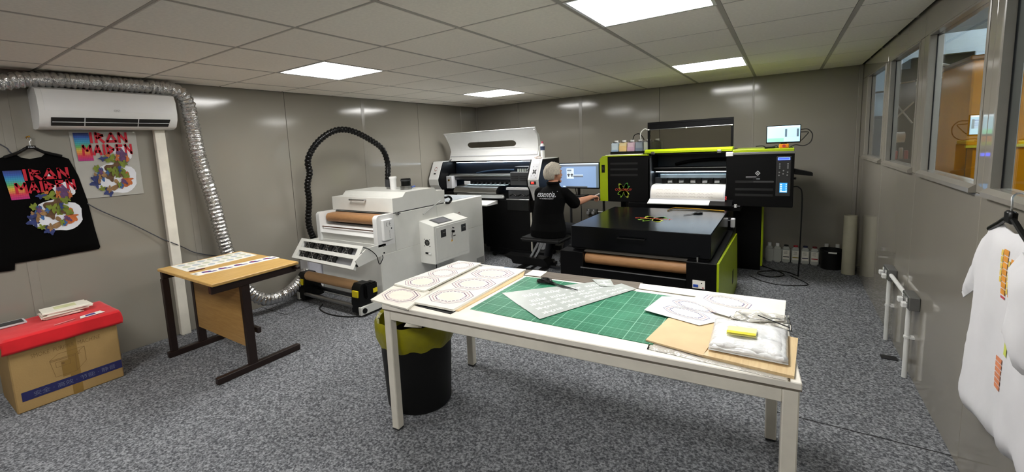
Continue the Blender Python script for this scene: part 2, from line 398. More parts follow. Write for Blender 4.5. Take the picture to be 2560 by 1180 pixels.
for k, (y0, y1) in enumerate(wins):
    b = B(); f = .02
    b.box(XR-.004, XR+.062, y0-f, y0, Z0, Z1, .003); b.box(XR-.004, XR+.062, y1, y1+f, Z0, Z1, .003)
    b.box(XR-.004, XR+.062, y0-f, y1+f, Z1, Z1+f*.5, .003)
    fr = tag(b.build('window_%d' % (k+1), TRIM), kind='structure')
    B().prism([(XR-.022, Z0-.03), (XR+.062, Z0-.03), (XR+.062, Z0+.004), (XR-.002, Z0+.004), (XR-.022, Z0-.012)], 1, y0-f, y1+f).build('window_sill', TRIM, fr)
    B().box(XR+.028, XR+.036, y0, y1, Z0+.004, Z1).build('pane', GLASS, fr)
    b = B()
    for yy in (y0, y1-.004): b.box(XR+.026, XR+.038, yy, yy+.004, Z0+.004, Z1)
    b.build('gasket', RUBBER, fr)
# corner and floor trims
for n, bx in enumerate(((XR-.035, XR, YB-.035, YB, 0, H), (XL, XL+.03, YB-.03, YB, 0, H))):
    tag(B().box(*bx, .004).build('trim_%d' % (n+1), TRIM), kind='structure')
# ------------------------------------------------------------------ neighbouring workshop seen through the windows
SW = mat('workshop_wall', '#b6c4cc', rough=.7); SC = mat('workshop_ceiling', '#6f7274', rough=.8); SF = mat('workshop_floor', '#5d5a55', rough=.6)
tag(B().box(XR+.06, 4.4, -.5, 8.0, -.06, 0).build('floor', SF), kind='structure')
tag(B().box(XR+.06, 4.4, -.5, 8.0, 2.6, 2.66).build('ceiling', SC), kind='structure')
tag(B().box(XR+.06, 4.4, 8.0, 8.1, 0, 2.66).build('wall_far', SW), kind='structure')
tag(B().box(4.4, 4.5, -.5, 8.1, 0, 2.66).build('wall_side', SW), kind='structure')
tag(B().box(XR+.06, 4.4, -.6, -.5, 0, 2.66).build('wall_near', SW), kind='structure')
tag(B().box(XR+.0, XR+.06, YB+.1, 8.0, 0, 2.66).build('wall_outer', SW), kind='structure')
tag(B().box(XR+.06, XR+.12, -.5, YB+.2, H+.03, 2.6).build('wall_upper', SC), kind='structure')
FILLTUBE = mat('added_fill_tube', '#ffffff', var=0, emit=(.86, .94, 1), es=300)  # strip lights added out of view to brighten the workshop behind the glass
for x, y, lab in ((2.9, 6.9, 'added far strip light, out of view, brightening the workshop beyond the windows'), (1.7, 2.7, 'added near strip light, out of view, brightening the amber cabinet beyond the windows')):
    t = thing('added_strip_light', lab, 'added strip light', (x, y, 2.52))
    B().box(x-.09, x+.09, y-.6, y+.6, 2.56, 2.60, .01).build('housing', WHITE, t); B().cyl((x, y-.56, 2.54), (x, y+.56, 2.54), .018, 10).build('tube', FILLTUBE, t, True)
AMB = mat('amber_acrylic', '#e09000', rough=.6, var=.08, scale=3, spec=.1); AMBD = mat('amber_frame', '#9c6206', rough=.35, var=.06)
t = thing('amber_machine', 'large amber machine cabinet standing beyond the glass near the white shirt', 'machine', (1.75, 5.2, 0))
B().box(1.15, 2.35, 4.82, 5.6, 0, 1.93, .01).build('cabinet', AMB, t)
B().box(1.13, 2.37, 4.80, 5.62, 1.93, 1.965, .008).build('top_cap', AMBD, t)
B().box(1.14, 2.36, 4.79, 4.82, 1.285, 1.305).build('door_rail', YEL, t)
for x in (1.15, 1.72, 2.32): B().box(x, x+.03, 4.80, 4.82, .05, 1.285).build('door_frame', AMBD, t)
B().box(1.305, 1.355, 4.808, 4.815, 1.235, 1.252, .003).build('status_light', mat('violet_led', '#6030ff', var=0, emit=(.25, .12, 1), es=6), t)
for k in range(5): B().box(1.31, 1.37, 4.812, 4.82, 1.15-.05*k, 1.185-.05*k, .003).build('button', INKO, t)
o = B().box(1.16, 1.356, 4.812, 4.817, 1.385, 1.515).build('paper_notice', PAPER); tag(o, 'white paper notice taped on the amber cabinet beyond the glass', 'notice')
for z in (1.49, 1.47, 1.455): B().box(1.18, 1.33, 4.8105, 4.812, z-.004, z).build('print_line', PLUM, o)
t = thing('black_machine', 'tall black workshop machine with round vents beyond the third window', 'machine', (1.35, 6.9, 0))
B().box(1.12, 1.60, 6.65, 7.2, 1.56, 2.2, .01).build('head', BLACKM, t); B().box(1.06, 1.62, 6.7, 7.2, 0, 1.56, .01).build('cabinet', mat('beige_cabinet', '#7d776a', rough=.5), t)
for x in (1.26, 1.42):
    v = B().cyl((x, 6.64, 1.80), (x, 6.65, 1.80), .065, 20).build('round_vent', DARKG, t, True); B().cyl((x, 6.630, 1.80), (x, 6.64, 1.80), .03, 14).build('hub', STEEL, v, True)
B().cyl((1.15, 6.6, 1.96), (1.6, 6.6, 1.96), .008, 8).build('rail', ALU, t, True)
B().tube(spline([(1.14, 6.55, 1.9), (1.22, 6.5, 2.02), (1.27, 6.5, 2.10), (1.34, 6.5, 2.08), (1.5, 6.5, 2.02)]), .012, 8).build('white_strap', WHITE, t, True)
t = thing('tool_rack', 'black tool rack with crossed rods seen through the second window', 'rack', (1.03, 6.25, 0))
B().box(.96, 1.12, 6.37, 6.41, 0, 2.06).build('back_board', BLACKM, t)
for a, c in (((.97, 6.35, 1.55), (1.11, 6.35, 1.72)), ((.97, 6.35, 1.72), (1.11, 6.35, 1.50)), ((.98, 6.35, 1.92), (1.11, 6.35, 1.93))): B().cyl(a, c, .008, 8).build('rod', ALU, t, True)
B().cyl((.965, 6.31, 1.36), (1.05, 6.31, 1.36), .055, 16).build('pale_roll', PAPERC, t, True); B().box(.97, 1.10, 6.25, 6.37, 1.10, 1.13).build('shelf', DARKG, t)
for k, (x, c) in enumerate(((.99, RED), (1.03, GREYW), (1.07, INKR))): B().box(x-.015, x+.015, 6.29, 6.33, 1.13, 1.22+.03*(k % 2), .004).build('pot', c, t)
t = thing('grey_locker', 'tall grey locker seen through the window nearest the far corner', 'locker', (1.03, 7.75, 0))
B().box(.96, 1.2, 7.6, 7.95, 0, 1.62, .005).build('body', mat('locker_grey', '#70757a', rough=.4), t); B().box(.965, 1.195, 7.59, 7.6, .05, 1.58, .003).build('door', mat('locker_door', '#7c8186', rough=.4), t)
B().cyl((1.16, 7.575, .85), (1.16, 7.575, .95), .006, 8).build('handle', ALU, t, True)
tag(B().tube(spline([(.86, 7.95, 1.5), (.87, 7.93, 1.75), (.92, 7.92, 1.9), (1.02, 7.92, 1.94), (1.3, 7.92, 1.94)]), .012, 8).build('wall_hose', DARKG, smooth=True), 'dark hose looping on the pale wall beyond the first window', 'hose')
# ------------------------------------------------------------------ garments and prints
def inside(p, poly):
    c = False; n = len(poly)
    for i in range(n):
        a, b = poly[i], poly[i-1]
        if (a[1] > p[1]) != (b[1] > p[1]) and p[0] < (b[0]-a[0])*(p[1]-a[1])/(b[1]-a[1])+a[0]: c = not c
    return c
def bdist(p, poly):
    d = 9; P = Vector(p)
    for i in range(len(poly)):
        a, b = Vector(poly[i-1]), Vector(poly[i]); ab = b-a; t = max(0, min(1, (P-a).dot(ab)/max(1e-9, ab.length_squared)))
        d = min(d, (P-a-ab*t).length)
    return d
def garment(poly, step, thick, wr, mp, front_seed=0):
    """flat outline -> puffed cloth; mp(a, b, depth) gives the world point"""
    pts = []
    for i in range(len(poly)):
        a, b = Vector(poly[i]), Vector(poly[(i+1) % len(poly)]); n = max(1, int((b-a).length/step))
        for k in range(n): pts.append(tuple(a.lerp(b, k/n)))
    nb = len(pts); x0 = min(p[0] for p in poly); x1 = max(p[0] for p in poly); y0 = min(p[1] for p in poly); y1 = max(p[1] for p in poly)
    allp = [Vector(p) for p in pts]; y = y0
    row = 0
    while y < y1:
        x = x0+(row % 2)*step/2
        while x < x1:
            if inside((x, y), poly) and bdist((x, y), poly) > step*.6: allp.append(Vector((x, y)))
            x += step
        y += step*.87; row += 1
    V, E, Fc, *_ = geometry.delaunay_2d_cdt(allp, [(i, (i+1) % nb) for i in range(nb)], [], 1, 1e-5)
    b = B(); fr = []; bk = []
    for v in V:
        d = bdist(v, poly); t = thick*min(1, d/.05)**.5
        nz = noise.noise(Vector((v.x*5+front_seed, v.y*2.2, front_seed)))*wr*min(1, d/.04)+noise.noise(Vector((v.x*11, v.y*4, 3+front_seed)))*wr*.5*min(1, d/.04)
        fr.append(b.bm.verts.new(mp(v.x, v.y, .004+t+nz))); bk.append(b.bm.verts.new(mp(v.x, v.y, 0)))
    for f in Fc:
        try: b.bm.faces.new([fr[i] for i in f]); b.bm.faces.new([bk[i] for i in f][::-1])
        except ValueError: pass
    cnt = {}
    for f in Fc:
        for i in range(len(f)):
            k = tuple(sorted((f[i], f[(i+1) % len(f)]))); cnt[k] = cnt.get(k, 0)+1
    for (i, j), c in cnt.items():
        if c == 1: b.bm.faces.new((fr[i], fr[j], bk[j], bk[i]))
    return b
GL = {'I': [[(.5, 0), (.5, 1)]], 'R': [[(.12, 0), (.12, 1)], [(.12, .93), (.85, .72), (.2, .45)], [(.4, .5), (.9, 0)]], 'O': [[(.02, .1), (.5, .95), (.98, .1), (.02, .1)]],
      'N': [[(.12, 0), (.12, 1)], [(.12, .93), (.88, .07)], [(.88, 0), (.88, 1)]], 'M': [[(.08, 0), (.12, 1)], [(.12, .93), (.5, .4)], [(.5, .4), (.88, .93)], [(.88, 1), (.92, 0)]],
      'A': [[(.0, 0), (.55, .95)], [(.55, .95), (.92, 0)], [(.25, .32), (.8, .32)]], 'D': [[(.12, 0), (.12, 1)], [(.12, .93), (.9, .5)], [(.9, .5), (.12, .07)]],
      'E': [[(.15, 0), (.15, 1)], [(.15, .9), (.85, .9)], [(.15, .5), (.7, .5)], [(.15, .1), (.85, .1)]]}
def words(b, s, mp, u0, u1, v0, v1, wd, widths):
    tot = sum(widths.get(c, 1)+.22 for c in s); u = u0
    for c in s:
        k = (u1-u0)*widths.get(c, 1)/tot
        for st in GL[c]: b.ribbon([(u+k*q[0], v0+(v1-v0)*q[1]) for q in st], wd, mp)
        u += k+(u1-u0)*.22/tot
def blob(b, mp, cx, cy, rx, ry, seed, jag=.35, n=28):
    pts = []
    for i in range(n):
        a = 2*math.pi*i/n; r = 1+jag*noise.noise(Vector((math.cos(a)*1.7+seed, math.sin(a)*1.7, seed*1.3)))*1.6
        pts.append((cx+rx*r*math.cos(a), cy+ry*r*math.sin(a)))
    b.face([mp(*p) for p in pts])
REDP = mat('red_letter_print', '#b8142c', rough=.6, var=.05); WHP = mat('white_print', '#d8dae0', rough=.6, var=.04)
ART = {k: mat('art_'+k, c, rough=.6, var=.3, scale=40) for k, c in dict(blue='#2f5a92', brown='#5a4026', green='#6c7a24', orange='#b4602c', purple='#5a3a62', navy='#2a3568', tan='#8a6a44').items()}
def band_print(par, mp, mp2):
    """rainbow block, two words in red, and a plain stand-in of coloured patches below them; mp(u,v), mp2 is a hair further out"""
    q = B(); q.grid(lambda u, v: mp(.02+.24*u+.05*(1-v)*.6, .56+.43*v), 6, 10); q.build('rainbow_block', RAINB, par)
    q = B(); blob(q, mp, .60, .27, .36, .25, 1.3, .18); blob(q, mp, .80, .66, .17, .11, 4.2, .2); q.build('white_underprint', WHP, par)
    q = B(); words(q, 'IRON', mp2, .27, .93, .84, .99, .042, {'I': .3}); words(q, 'MAIDEN', mp2, .13, .98, .65, .80, .040, {'I': .3, 'M': 1.2})
    q.build('lettering', REDP, par); 
    q = B(); q.face([mp2(*p) for p in ((.575, .875), (.635, .875), (.605, .925))]); q.face([mp2(*p) for p in ((.62, .69), (.66, .69), (.64, .735))]); q.build('letter_counter', WHP, par)
    rr = random.Random(3); pal = [('navy', .30, .22), ('blue', .34, .42), ('brown', .58, .42), ('green', .50, .57), ('purple', .80, .52), ('tan', .62, .22), ('orange', .82, .30), ('brown', .48, .30), ('green', .70, .36), ('navy', .40, .12), ('purple', .70, .62), ('orange', .74, .20)]
    for k in range(34):
        c, cx, cy = pal[k % 12]; s_ = 1 if k < 12 else .55
        lay = (lambda d: lambda u, v: mp2(u, v)+Vector((.00025*d, 0, 0)))(k)
        q = B(); blob(q, lay, cx+rr.uniform(-.07, .07), cy+rr.uniform(-.07, .07), s_*rr.uniform(.05, .11), s_*rr.uniform(.05, .11), 2.1*k+.7, .75, 30); q.build('colour_patch', ART[c] if k < 12 else ART[rr.choice(list(ART))], par)
# black sweatshirt on its hanger (plane of the left wall)
poly = [(.49, .805), (.56, .800), (.567, .845), (.70, .842), (.86, .846), (1.005, .846), (1.015, .86), (1.0, 1.0), (.983, 1.22), (.955, 1.40), (.918, 1.525), (.87, 1.548), (.806, 1.572), (.78, 1.545), (.72, 1.533), (.68, 1.545), (.655, 1.570), (.58, 1.545), (.515, 1.515), (.45, 1.40), (.40, 1.2), (.37, 1.0), (.36, .82), (.42, .80)]
t = thing('sweatshirt', 'black sweatshirt with rainbow and red lettering print hung on the left wall', 'sweatshirt', (XL+.03, .70, .80))
garment(poly, .03, .022, .003, lambda a, b_, d: Vector((XL+.006+d, a, b_))).build('cloth', BLKF, t, True)
PX = XL+.006+.004+.022+.005
def mk(x, y0, y1, z0, z1, lean=0): return lambda u, v: Vector((x, y0+(y1-y0)*u+lean*(1-v), z0+(z1-z0)*v))
band_print(t, mk(PX, .572, .935, 1.015, 1.465, .02), mk(PX+.0012, .572, .935, 1.015, 1.465, .02))
q = B(); q.cyl((PX-.025, .55, 1.548), (PX-.025, .556, 1.55), .001); 
q.tube(spline([(XL+.028, .60, 1.548), (XL+.028, .67, 1.578), (XL+.028, .73, 1.612), (XL+.028, .79, 1.578), (XL+.028, .88, 1.545)]), .010, 8)
h = tag(q.build('clothes_hanger', BLACK, smooth=True), 'black plastic hanger holding the black sweatshirt', 'hanger')
B().box(XL+.036, XL+.041, .71, .755, 1.600, 1.622, .003).build('brand_plate', BLACK, h)
text('brand_text', 'M&S', GREYW, h, lambda u, v: Vector((XL+.0415, .718+.03*u, 1.606+.010*v)))
B().tube(spline([(XL+.03, .73, 1.62), (XL+.03, .73, 1.645), (XL+.03, .738, 1.66), (XL+.03, .73, 1.675), (XL+.03, .722, 1.668)]), .003, 6).build('hook', ALU, h, True)
BRASS = mat('brass', '#b08a3a', rough=.3, metal=1)
k = tag(B().cyl((XL, .73, 1.678), (XL+.012, .73, 1.678), .010, 12).cyl((XL+.012, .73, 1.680), (XL+.035, .73, 1.680), .004, 8).sphere((XL+.037, .73, 1.682), .007, 10, 6).build('wall_hook', BRASS, smooth=True), 'small brass hook on the left wall above the hanger', 'hook')
# transfer sheet taped beside it
o = tag(B().grid(lambda u, v: Vector((XL+.0035+.004*math.sin(u*3)*(1-v), .940+.394*u+.014*(1-v)*(1-u), 1.229+.488*v)), 10, 10).build('transfer_sheet', mat('transfer_film_grey', '#a7a59e', rough=.35, var=.04)), 'translucent transfer sheet with red lettering taped under the air conditioner', 'print sheet')
md = o.modifiers.new('thick', 'SOLIDIFY'); md.thickness = .0008
band_print(o, mk(XL+.0090, .952, 1.312, 1.24, 1.713), mk(XL+.0100, .952, 1.312, 1.24, 1.713))
B().cyl((XL+.004, 1.32, 1.712), (XL+.010, 1.32, 1.712), .006, 10).build('pin', WHITEP, o, True)
# ------------------------------------------------------------------ air conditioner
t = thing('air_conditioner', 'white wall air conditioner above the transfer sheet', 'air conditioner', (XL+.1, 1.155, 1.725))
y0, y1 = .765, 1.562
prof = [(XL, 1.735), (XL, 2.0), (XL+.13, 2.005), (XL+.185, 1.985), (XL+.208, 1.93), (XL+.213, 1.84), (XL+.205, 1.80), (XL+.17, 1.745), (XL+.12, 1.728), (XL+.04, 1.728)]
B().prism(prof, 1, y0+.02, y1-.02).build('body', WHITEP, t, True)
for a, c in ((y0, y0+.02), (y1-.02, y1)): B().prism([(x, z) for x, z in prof], 1, a, c).build('end_cap', WHITEP, t, True)
B().prism([(XL+.214, 1.845), (XL+.210, 1.932), (XL+.187, 1.987), (XL+.184, 1.985), (XL+.206, 1.93), (XL+.210, 1.845)], 1, y0+.03, y1-.03).build('front_panel', mat('ac_gloss', '#e8e8e8', rough=.12, var=.01), t, True)
nv = Vector((.035, 0, .055)).normalized()
q = B(); q.face([(XL+.2075, y0+.055, 1.800), (XL+.2075, y1-.05, 1.800), (XL+.1735, y1-.06, 1.746), (XL+.1735, y0+.055, 1.746)]); q.build('outlet', INKK, t)
for f_ in (.42,): B().box(XL+.190, XL+.200, y0+.06, y1-.06, 1.768, 1.772).build('vane', GREYW, t)
for yy in (.99, 1.30): B().prism([(XL+.168, 1.746), (XL+.1745, 1.746), (XL+.209, 1.800), (XL+.203, 1.800)], 1, yy, yy+.006).build('vane_bracket', GREYW, t)
q = B(); 
for s_ in (-1, 1): q.ribbon([(s_*.009*(1-math.cos(a)), .0035*math.sin(a)) for a in [i*.5 for i in range(14)]], .0012, lambda u, v: Vector((XL+.2150, 1.176+u, 1.858+v)))
q.build('logo_mark', DARKG, t)
text('logo_text', 'FUJITSU', DARKG, t, lambda u, v: Vector((XL+.2150, 1.158+.036*u, 1.845+.007*v)))
# pipe trunking
t = thing('pipe_trunking', 'white square pipe trunking running from the air conditioner to the floor', 'trunking', (XL+.03, 1.48, 0))
B().box(XL+.003, XL+.052, 1.447, 1.515, 0, 1.73, .004).build('channel', OFFW, t); B().box(XL+.052, XL+.058, 1.445, 1.517, .0, 1.728, .003).build('cover', OFFW, t)
# silver flexible duct
pts = resample(spline([(-4.09, -.35, 1.80), (-4.09, .15, 1.90), (-4.09, .45, 1.965), (-4.09, .62, 2.015), (-4.10, .78, 2.052), (-4.10, 1.0, 2.060), (-4.10, 1.30, 2.060), (-4.09, 1.52, 2.056), (-4.08, 1.62, 2.030), (-4.08, 1.672, 1.96), (-4.085, 1.69, 1.84), (-4.09, 1.72, 1.50), (-4.09, 1.785, 1.12), (-4.09, 1.84, .72), (-4.06, 1.89, .46), (-4.02, 1.96, .27), (-3.99, 2.06, .155), (-3.98, 2.2, .120), (-3.99, 2.36, .15), (-4.03, 2.50, .21), (-4.08, 2.60, .25)], 10), .0055)
b = B(); rs = []
for i, p in enumerate(pts):
    rs.append((.049 if i < 330 else .054)+.0045*math.sin(i*2*math.pi/6)+.0025*noise.noise(Vector((i*.5, 0, 0))))
b.tube(pts, rs, 20)
for v in b.bm.verts: v.co += noise.noise_vector(v.co*42)*.0035
tag(b.build('flexible_duct', FOIL, smooth=True), 'crinkled silver foil duct over the air conditioner and down the left wall', 'duct')
# thin cable sagging along the wall
tag(B().tube(spline([(XL+.012, .30, 1.86), (XL+.012, .594, 1.636), (XL+.012, .644, 1.569), (XL+.008, .8, 1.40), (XL+.012, 1.001, 1.173), (XL+.014, 1.224, .999), (XL+.03, 1.40, .850), (XL+.066, 1.48, .790), (XL+.02, 1.56, .735), (XL+.014, 1.644, .672), (XL+.014, 1.801, .606), (XL+.014, 2.0, .53), (XL+.02, 2.3, .40)], 8), .0035, 6).build('sagging_cable', mat('grey_cable', '#3c3f48', rough=.5), smooth=True), 'thin dark cable sagging along the left wall behind the sweatshirt', 'cable')
# ------------------------------------------------------------------ cardboard box with red cloth
bx0, bx1, by0, by1, bh = -4.155, -3.745, .405, .925, .463
t = thing('cardboard_box', 'brown cardboard carton with a navy stripe, draped with a red cloth', 'box', ((bx0+bx1)/2, (by0+by1)/2, 0))
B().box(bx0, bx1, by0, by1, 0, bh, .006).build('carton', CARD, t)
B().box(bx1, bx1+.0008, by0+.028, by1-.003, .068, .125).build('stripe', NAVY, t)
B().box(bx1, bx1+.0006, .66, .71, .0, .38).build('packing_tape', CARDD, t)
B().box(bx1, bx1+.0007, .625, .66, .14, .24).build('tape_patch', CARDD, t)
text('stripe_text', '安全 · 高效 · 节能 · 静音', mat('faded_lettering', '#6b6f8c', rough=.7), t, lambda u, v: Vector((bx1+.0014, .485+.40*u, .081+.030*v)))
text('carton_text', 'SMOKE  PURIFIER  MACHINE', CARDP, t, lambda u, v: Vector((bx1+.0012, .50+.33*u, .318+.026*v)), bold=-.01)
q = B(); mp = lambda u, v: Vector((bx1+.0012, .575+.17*u, .145+.16*v))
for st in ([(0, .75), (.1, .05), (.7, .05), (.72, .75), (0, .75)], [(0, .75), (.25, .95), (1, .95), (.72, .75)], [(1, .95), (1, .35), (.7, .05)], [(.15, .62), (.15, .42), (.55, .42), (.55, .62), (.15, .62)], [(.02, .70), (.70, .70)], [(.85, .82), (.80, .70), (.88, .72)]): q.ribbon(st, .012, mp)
blob(q, mp, .35, .52, .05, .045, 1, .1); q.build('machine_drawing', CARDP, t)
# cloth: draped sheet over the top, front flap hanging
def cl(u, v):
    y = by0-.03+(by1-by0+.055)*u
    s_ = v*.50                                    # 0..0.40 across the top from the wall, then down the front
    wv = .004*noise.noise(Vector((y*9, s_*9, 1)))
    if s_ < .415: return Vector((bx0+.0+s_, y, bh+.004+abs(wv)+(-.02*max(0, (by0-y)/.03))))
    d = s_-.415; return Vector((bx0+.415+.008+.012*noise.noise(Vector((y*7, 2, 0)))*d*10+.05*d, y+.01*math.sin(d*30), bh+.004-d))
o = tag(B().grid(cl, 40, 32).build('red_cloth', RED, smooth=True), 'red cloth lying over the cardboard carton', 'cloth')
md = o.modifiers.new('thick', 'SOLIDIFY'); md.thickness = .002; md.offset = 1
ztop = bh+.010
def sheet(name, label, cat, corners, z, h, m, group=None, curl=0):
    b = B(); b.slab([(*c, z) for c in corners], (0, 0, h)); return tag(b.build(name, m), label, cat, group)
for k in range(9):
    a = random.uniform(-.1, .1); cx_, cy_ = -4.03+random.uniform(-.012, .012), .72+random.uniform(-.015, .015)
    if k > 3: cy_ += .02
    hw, hd = (.115 if k > 3 else .095), .075
    c, s_ = math.cos(a), math.sin(a)
    o = sheet('paper_stack', 'curled cream print sheet in the pile on the red cloth', 'paper', [(cx_+c*x-s_*y, cy_+s_*x+c*y) for x, y in ((-hd, -hw), (hd, -hw), (hd, hw), (-hd, hw))], ztop+.0052*k, .005, PAPERC if k % 2 else CREAM, 'print sheets piled on the red cloth')
    if k == 8:
        q = B(); q.slab([(cx_+c*x-s_*y, cy_+s_*x+c*y, ztop+.0052*k+.005) for x, y in ((-.045, -.05), (.035, -.05), (.035, .06), (-.045, .06))], (0, 0, .0008)); q.build('print', mat('pale_green_print', '#cfd0a0', rough=.7, var=.15), o)
        o['label'] = 'topmost curled print sheet of the pile on the red cloth'
o = sheet('label_sheet', 'white label card with a purple emblem on the red cloth edge', 'card', [(-3.83, .765), (-3.775, .755), (-3.785, .885), (-3.85, .875)], ztop+.001, .0012, PAPER)
q = B(); q.slab([(-3.825, .79, ztop+.0022), (-3.79, .785, ztop+.0022), (-3.795, .84, ztop+.0022), (-3.835, .84, ztop+.0022)], (0, 0, .0004)); q.build('emblem', INKP, o)
sheet('label_strip', 'thin pink paper strip on the red cloth', 'paper', [(-3.79, .63), (-3.775, .628), (-3.80, .735), (-3.815, .735)], ztop+.001, .001, mat('pink_strip', '#e08a8a', rough=.7))
o = sheet('tablet', 'thin grey tablet lying at the wall end of the red cloth', 'tablet', [(-4.14, .40), (-4.03, .40), (-4.03, .55), (-4.14, .55)], ztop+.001, .009, GREYW)
B().box(-4.13, -4.04, .41, .54, ztop+.010, ztop+.0108).build('screen', DARKG, o)
# ------------------------------------------------------------------ oak desk
dz = .682
t = thing('oak_desk', 'small oak topped desk with dark brown metal cantilever frame', 'desk', (-3.40, 1.53, 0))
B().box(-3.82, -2.965, 1.225, 1.835, dz-.020, dz, .003).build('desk_top', WOODT, t)
for x in (-3.775, -3.015):
    B().box(x-.020, x+.020, 1.23, 1.83, dz-.075, dz-.020, .004).build('top_rail', BRNM, t); B().box(x-.020, x+.020, 1.205, 1.80, 0, .045, .004).build('foot', BRNM, t)
B().box(-3.795, -3.755, 1.225, 1.27, .045, dz-.075, .003).build('leg', BRNM, t)
B().box(-3.795, -3.755, 1.42, 1.475, .045, dz-.075, .003).build('leg', BRNM, t); B().box(-3.035, -2.995, 1.42, 1.475, .045, dz-.075, .003).build('leg', BRNM, t)
B().box(-3.755, -3.035, 1.425, 1.443, .17, dz-.022, .001).build('modesty_panel', WOODP, t)
B().box(-3.755, -2.985, 1.49, 1.515, .25, .29, .002).build('cross_rail', BRNM, t); B().box(-3.1, -2.94, 1.80, 1.83, dz-.05, dz-.030, .002).build('rail_stub', BRNM, t)
o = sheet('print_sheet', 'long pale sheet of faint yellow and green badges on the oak desk', 'print sheet', [(-3.80, 1.305), (-3.49, 1.295), (-3.50, 1.81), (-3.775, 1.82)], dz, .0015, PAPER)
mp = bil((-3.785, 1.32, dz+.002), (-3.51, 1.315, dz+.002), (-3.515, 1.795, dz+.002), (-3.765, 1.80, dz+.002)); PALG = mat('pale_green_badge', '#c9cdb4', rough=.7, var=.1); PALB = mat('pale_blue_badge', '#b9c2c6', rough=.7, var=.1)
for i in range(3):
    for j in range(7):
        q = B(); blob(q, mp, (i+.5)/3, (j+.5)/7, .12, .055, i*3+j, .15, 10); q.build('badge', PALG if (i+j) % 2 else PALB, o)
o = sheet('print_strip', 'white strip with five purple emblems on the oak desk', 'print sheet', [(-3.40, 1.275), (-3.285, 1.285), (-3.225, 1.84), (-3.34, 1.845)], dz, .0015, PAPER)
mp = bil((-3.40, 1.275, dz+.002), (-3.285, 1.285, dz+.002), (-3.225, 1.84, dz+.002), (-3.34, 1.845, dz+.002)); mp2 = lambda u, v: mp(u, v)+Vector((0, 0, .0006))
for k in range(5):
    v = .06+.185*k
    q = B(); blob(q, mp, .46, v+.08, .22, .052, k+.4, .2, 14); q.ribbon([(.55, v+.12), (.68, v+.15)], .08, mp); q.ribbon([(.72, v+.10), (.72, v+.16)], .05, mp); q.build('emblem', INKP, o)
    q = B(); blob(q, mp2, .46, v+.08, .09, .02, k+.9, .2, 8); q.build('emblem_centre', INKR, o)
q = B(); q.ribbon([(.3, .02), (.55, .03)], .03, mp); q.build('end_mark', INKK, o)
tag(B().cyl((-3.470, 1.32, dz), (-3.470, 1.32, dz+.004), .0001).prism([(-3.485, 1.305), (-3.462, 1.30), (-3.450, 1.36), (-3.455, 1.40), (-3.475, 1.39)], 2, dz, dz+.004).build('leather_tag', mat('brown_leather', '#5a2e20', rough=.5)), 'small brown leather patch on the oak desk', 'patch')
# ------------------------------------------------------------------ cutting table (turned three degrees on the floor)
TZ = .690; tc = Vector((-.83, 1.93, 0)); TM = Matrix.Translation(tc) @ Matrix.Rotation(math.radians(4), 4, 'Z') @ Matrix.Translation(-tc)
x0, x1, y0, y1 = -1.705, .045, 1.530, 2.335
t = thing('cutting_table', 'long white work table with square metal legs in the foreground', 'table', tc)
B(TM).box(x0, x1, y0, y1, TZ-.028, TZ, .003).build('table_top', TABW, t)
B(TM).box(x0, x1, y0-.0006, y0+.0, TZ-.027, TZ-.022).build('edge_line', GREYB, t)
for q in ((x0+.05, x1-.05, y0+.006, y0+.036), (x0+.05, x1-.05, y1-.036, y1-.006), (x0+.006, x0+.036, y0+.05, y1-.05), (x1-.036, x1-.006, y0+.05, y1-.05)): B(TM).box(*q, TZ-.078, TZ-.032, .003).build('apron', OFFW, t)
for lx in (x0+.005, x1-.050):
    for ly in (y0+.004, y1-.049):
        l_ = B(TM).box(lx, lx+.045, ly, ly+.045, .008, TZ-.030, .004).build('leg', OFFW, t); B(TM).box(lx+.002, lx+.043, ly+.002, ly+.043, 0, .010).build('leg_cap', DARKG, l_)
# items on the table: real coordinates on its top
tz = TZ
def tsheet(name, label, cat, corners, lay, h, m, group=None, n=1):
    b = B()
    for k in range(n):
        j = [(c[0]+random.uniform(-.004, .004)*(k > 0), c[1]+random.uniform(-.004, .004)*(k > 0)) for c in corners]
        b.slab([(*c, tz+lay+h*k/n) for c in j], (0, 0, h/n*.9))
    return tag(b.build(name, m), label, cat, group)
tsheet('cutting_mat', 'green self-healing cutting mat with printed grid on the white table', 'cutting mat', [(-1.225, 1.625), (-.385, 1.645), (-.365, 2.225), (-1.232, 2.205)], 0, .003, GREENM)
tsheet('grey_board', 'weathered grey wooden strip along the back edge of the white table', 'board', [(-1.30, 2.218), (-.600, 2.262), (-.606, 2.372), (-1.30, 2.332)], 0, .004, GREYB)
tsheet('white_board', 'white board strip behind the cutting mat at the back right of the table', 'board', [(-.600, 2.262), (.030, 2.262), (.032, 2.376), (-.612, 2.345)], .0042, .003, PAPER)
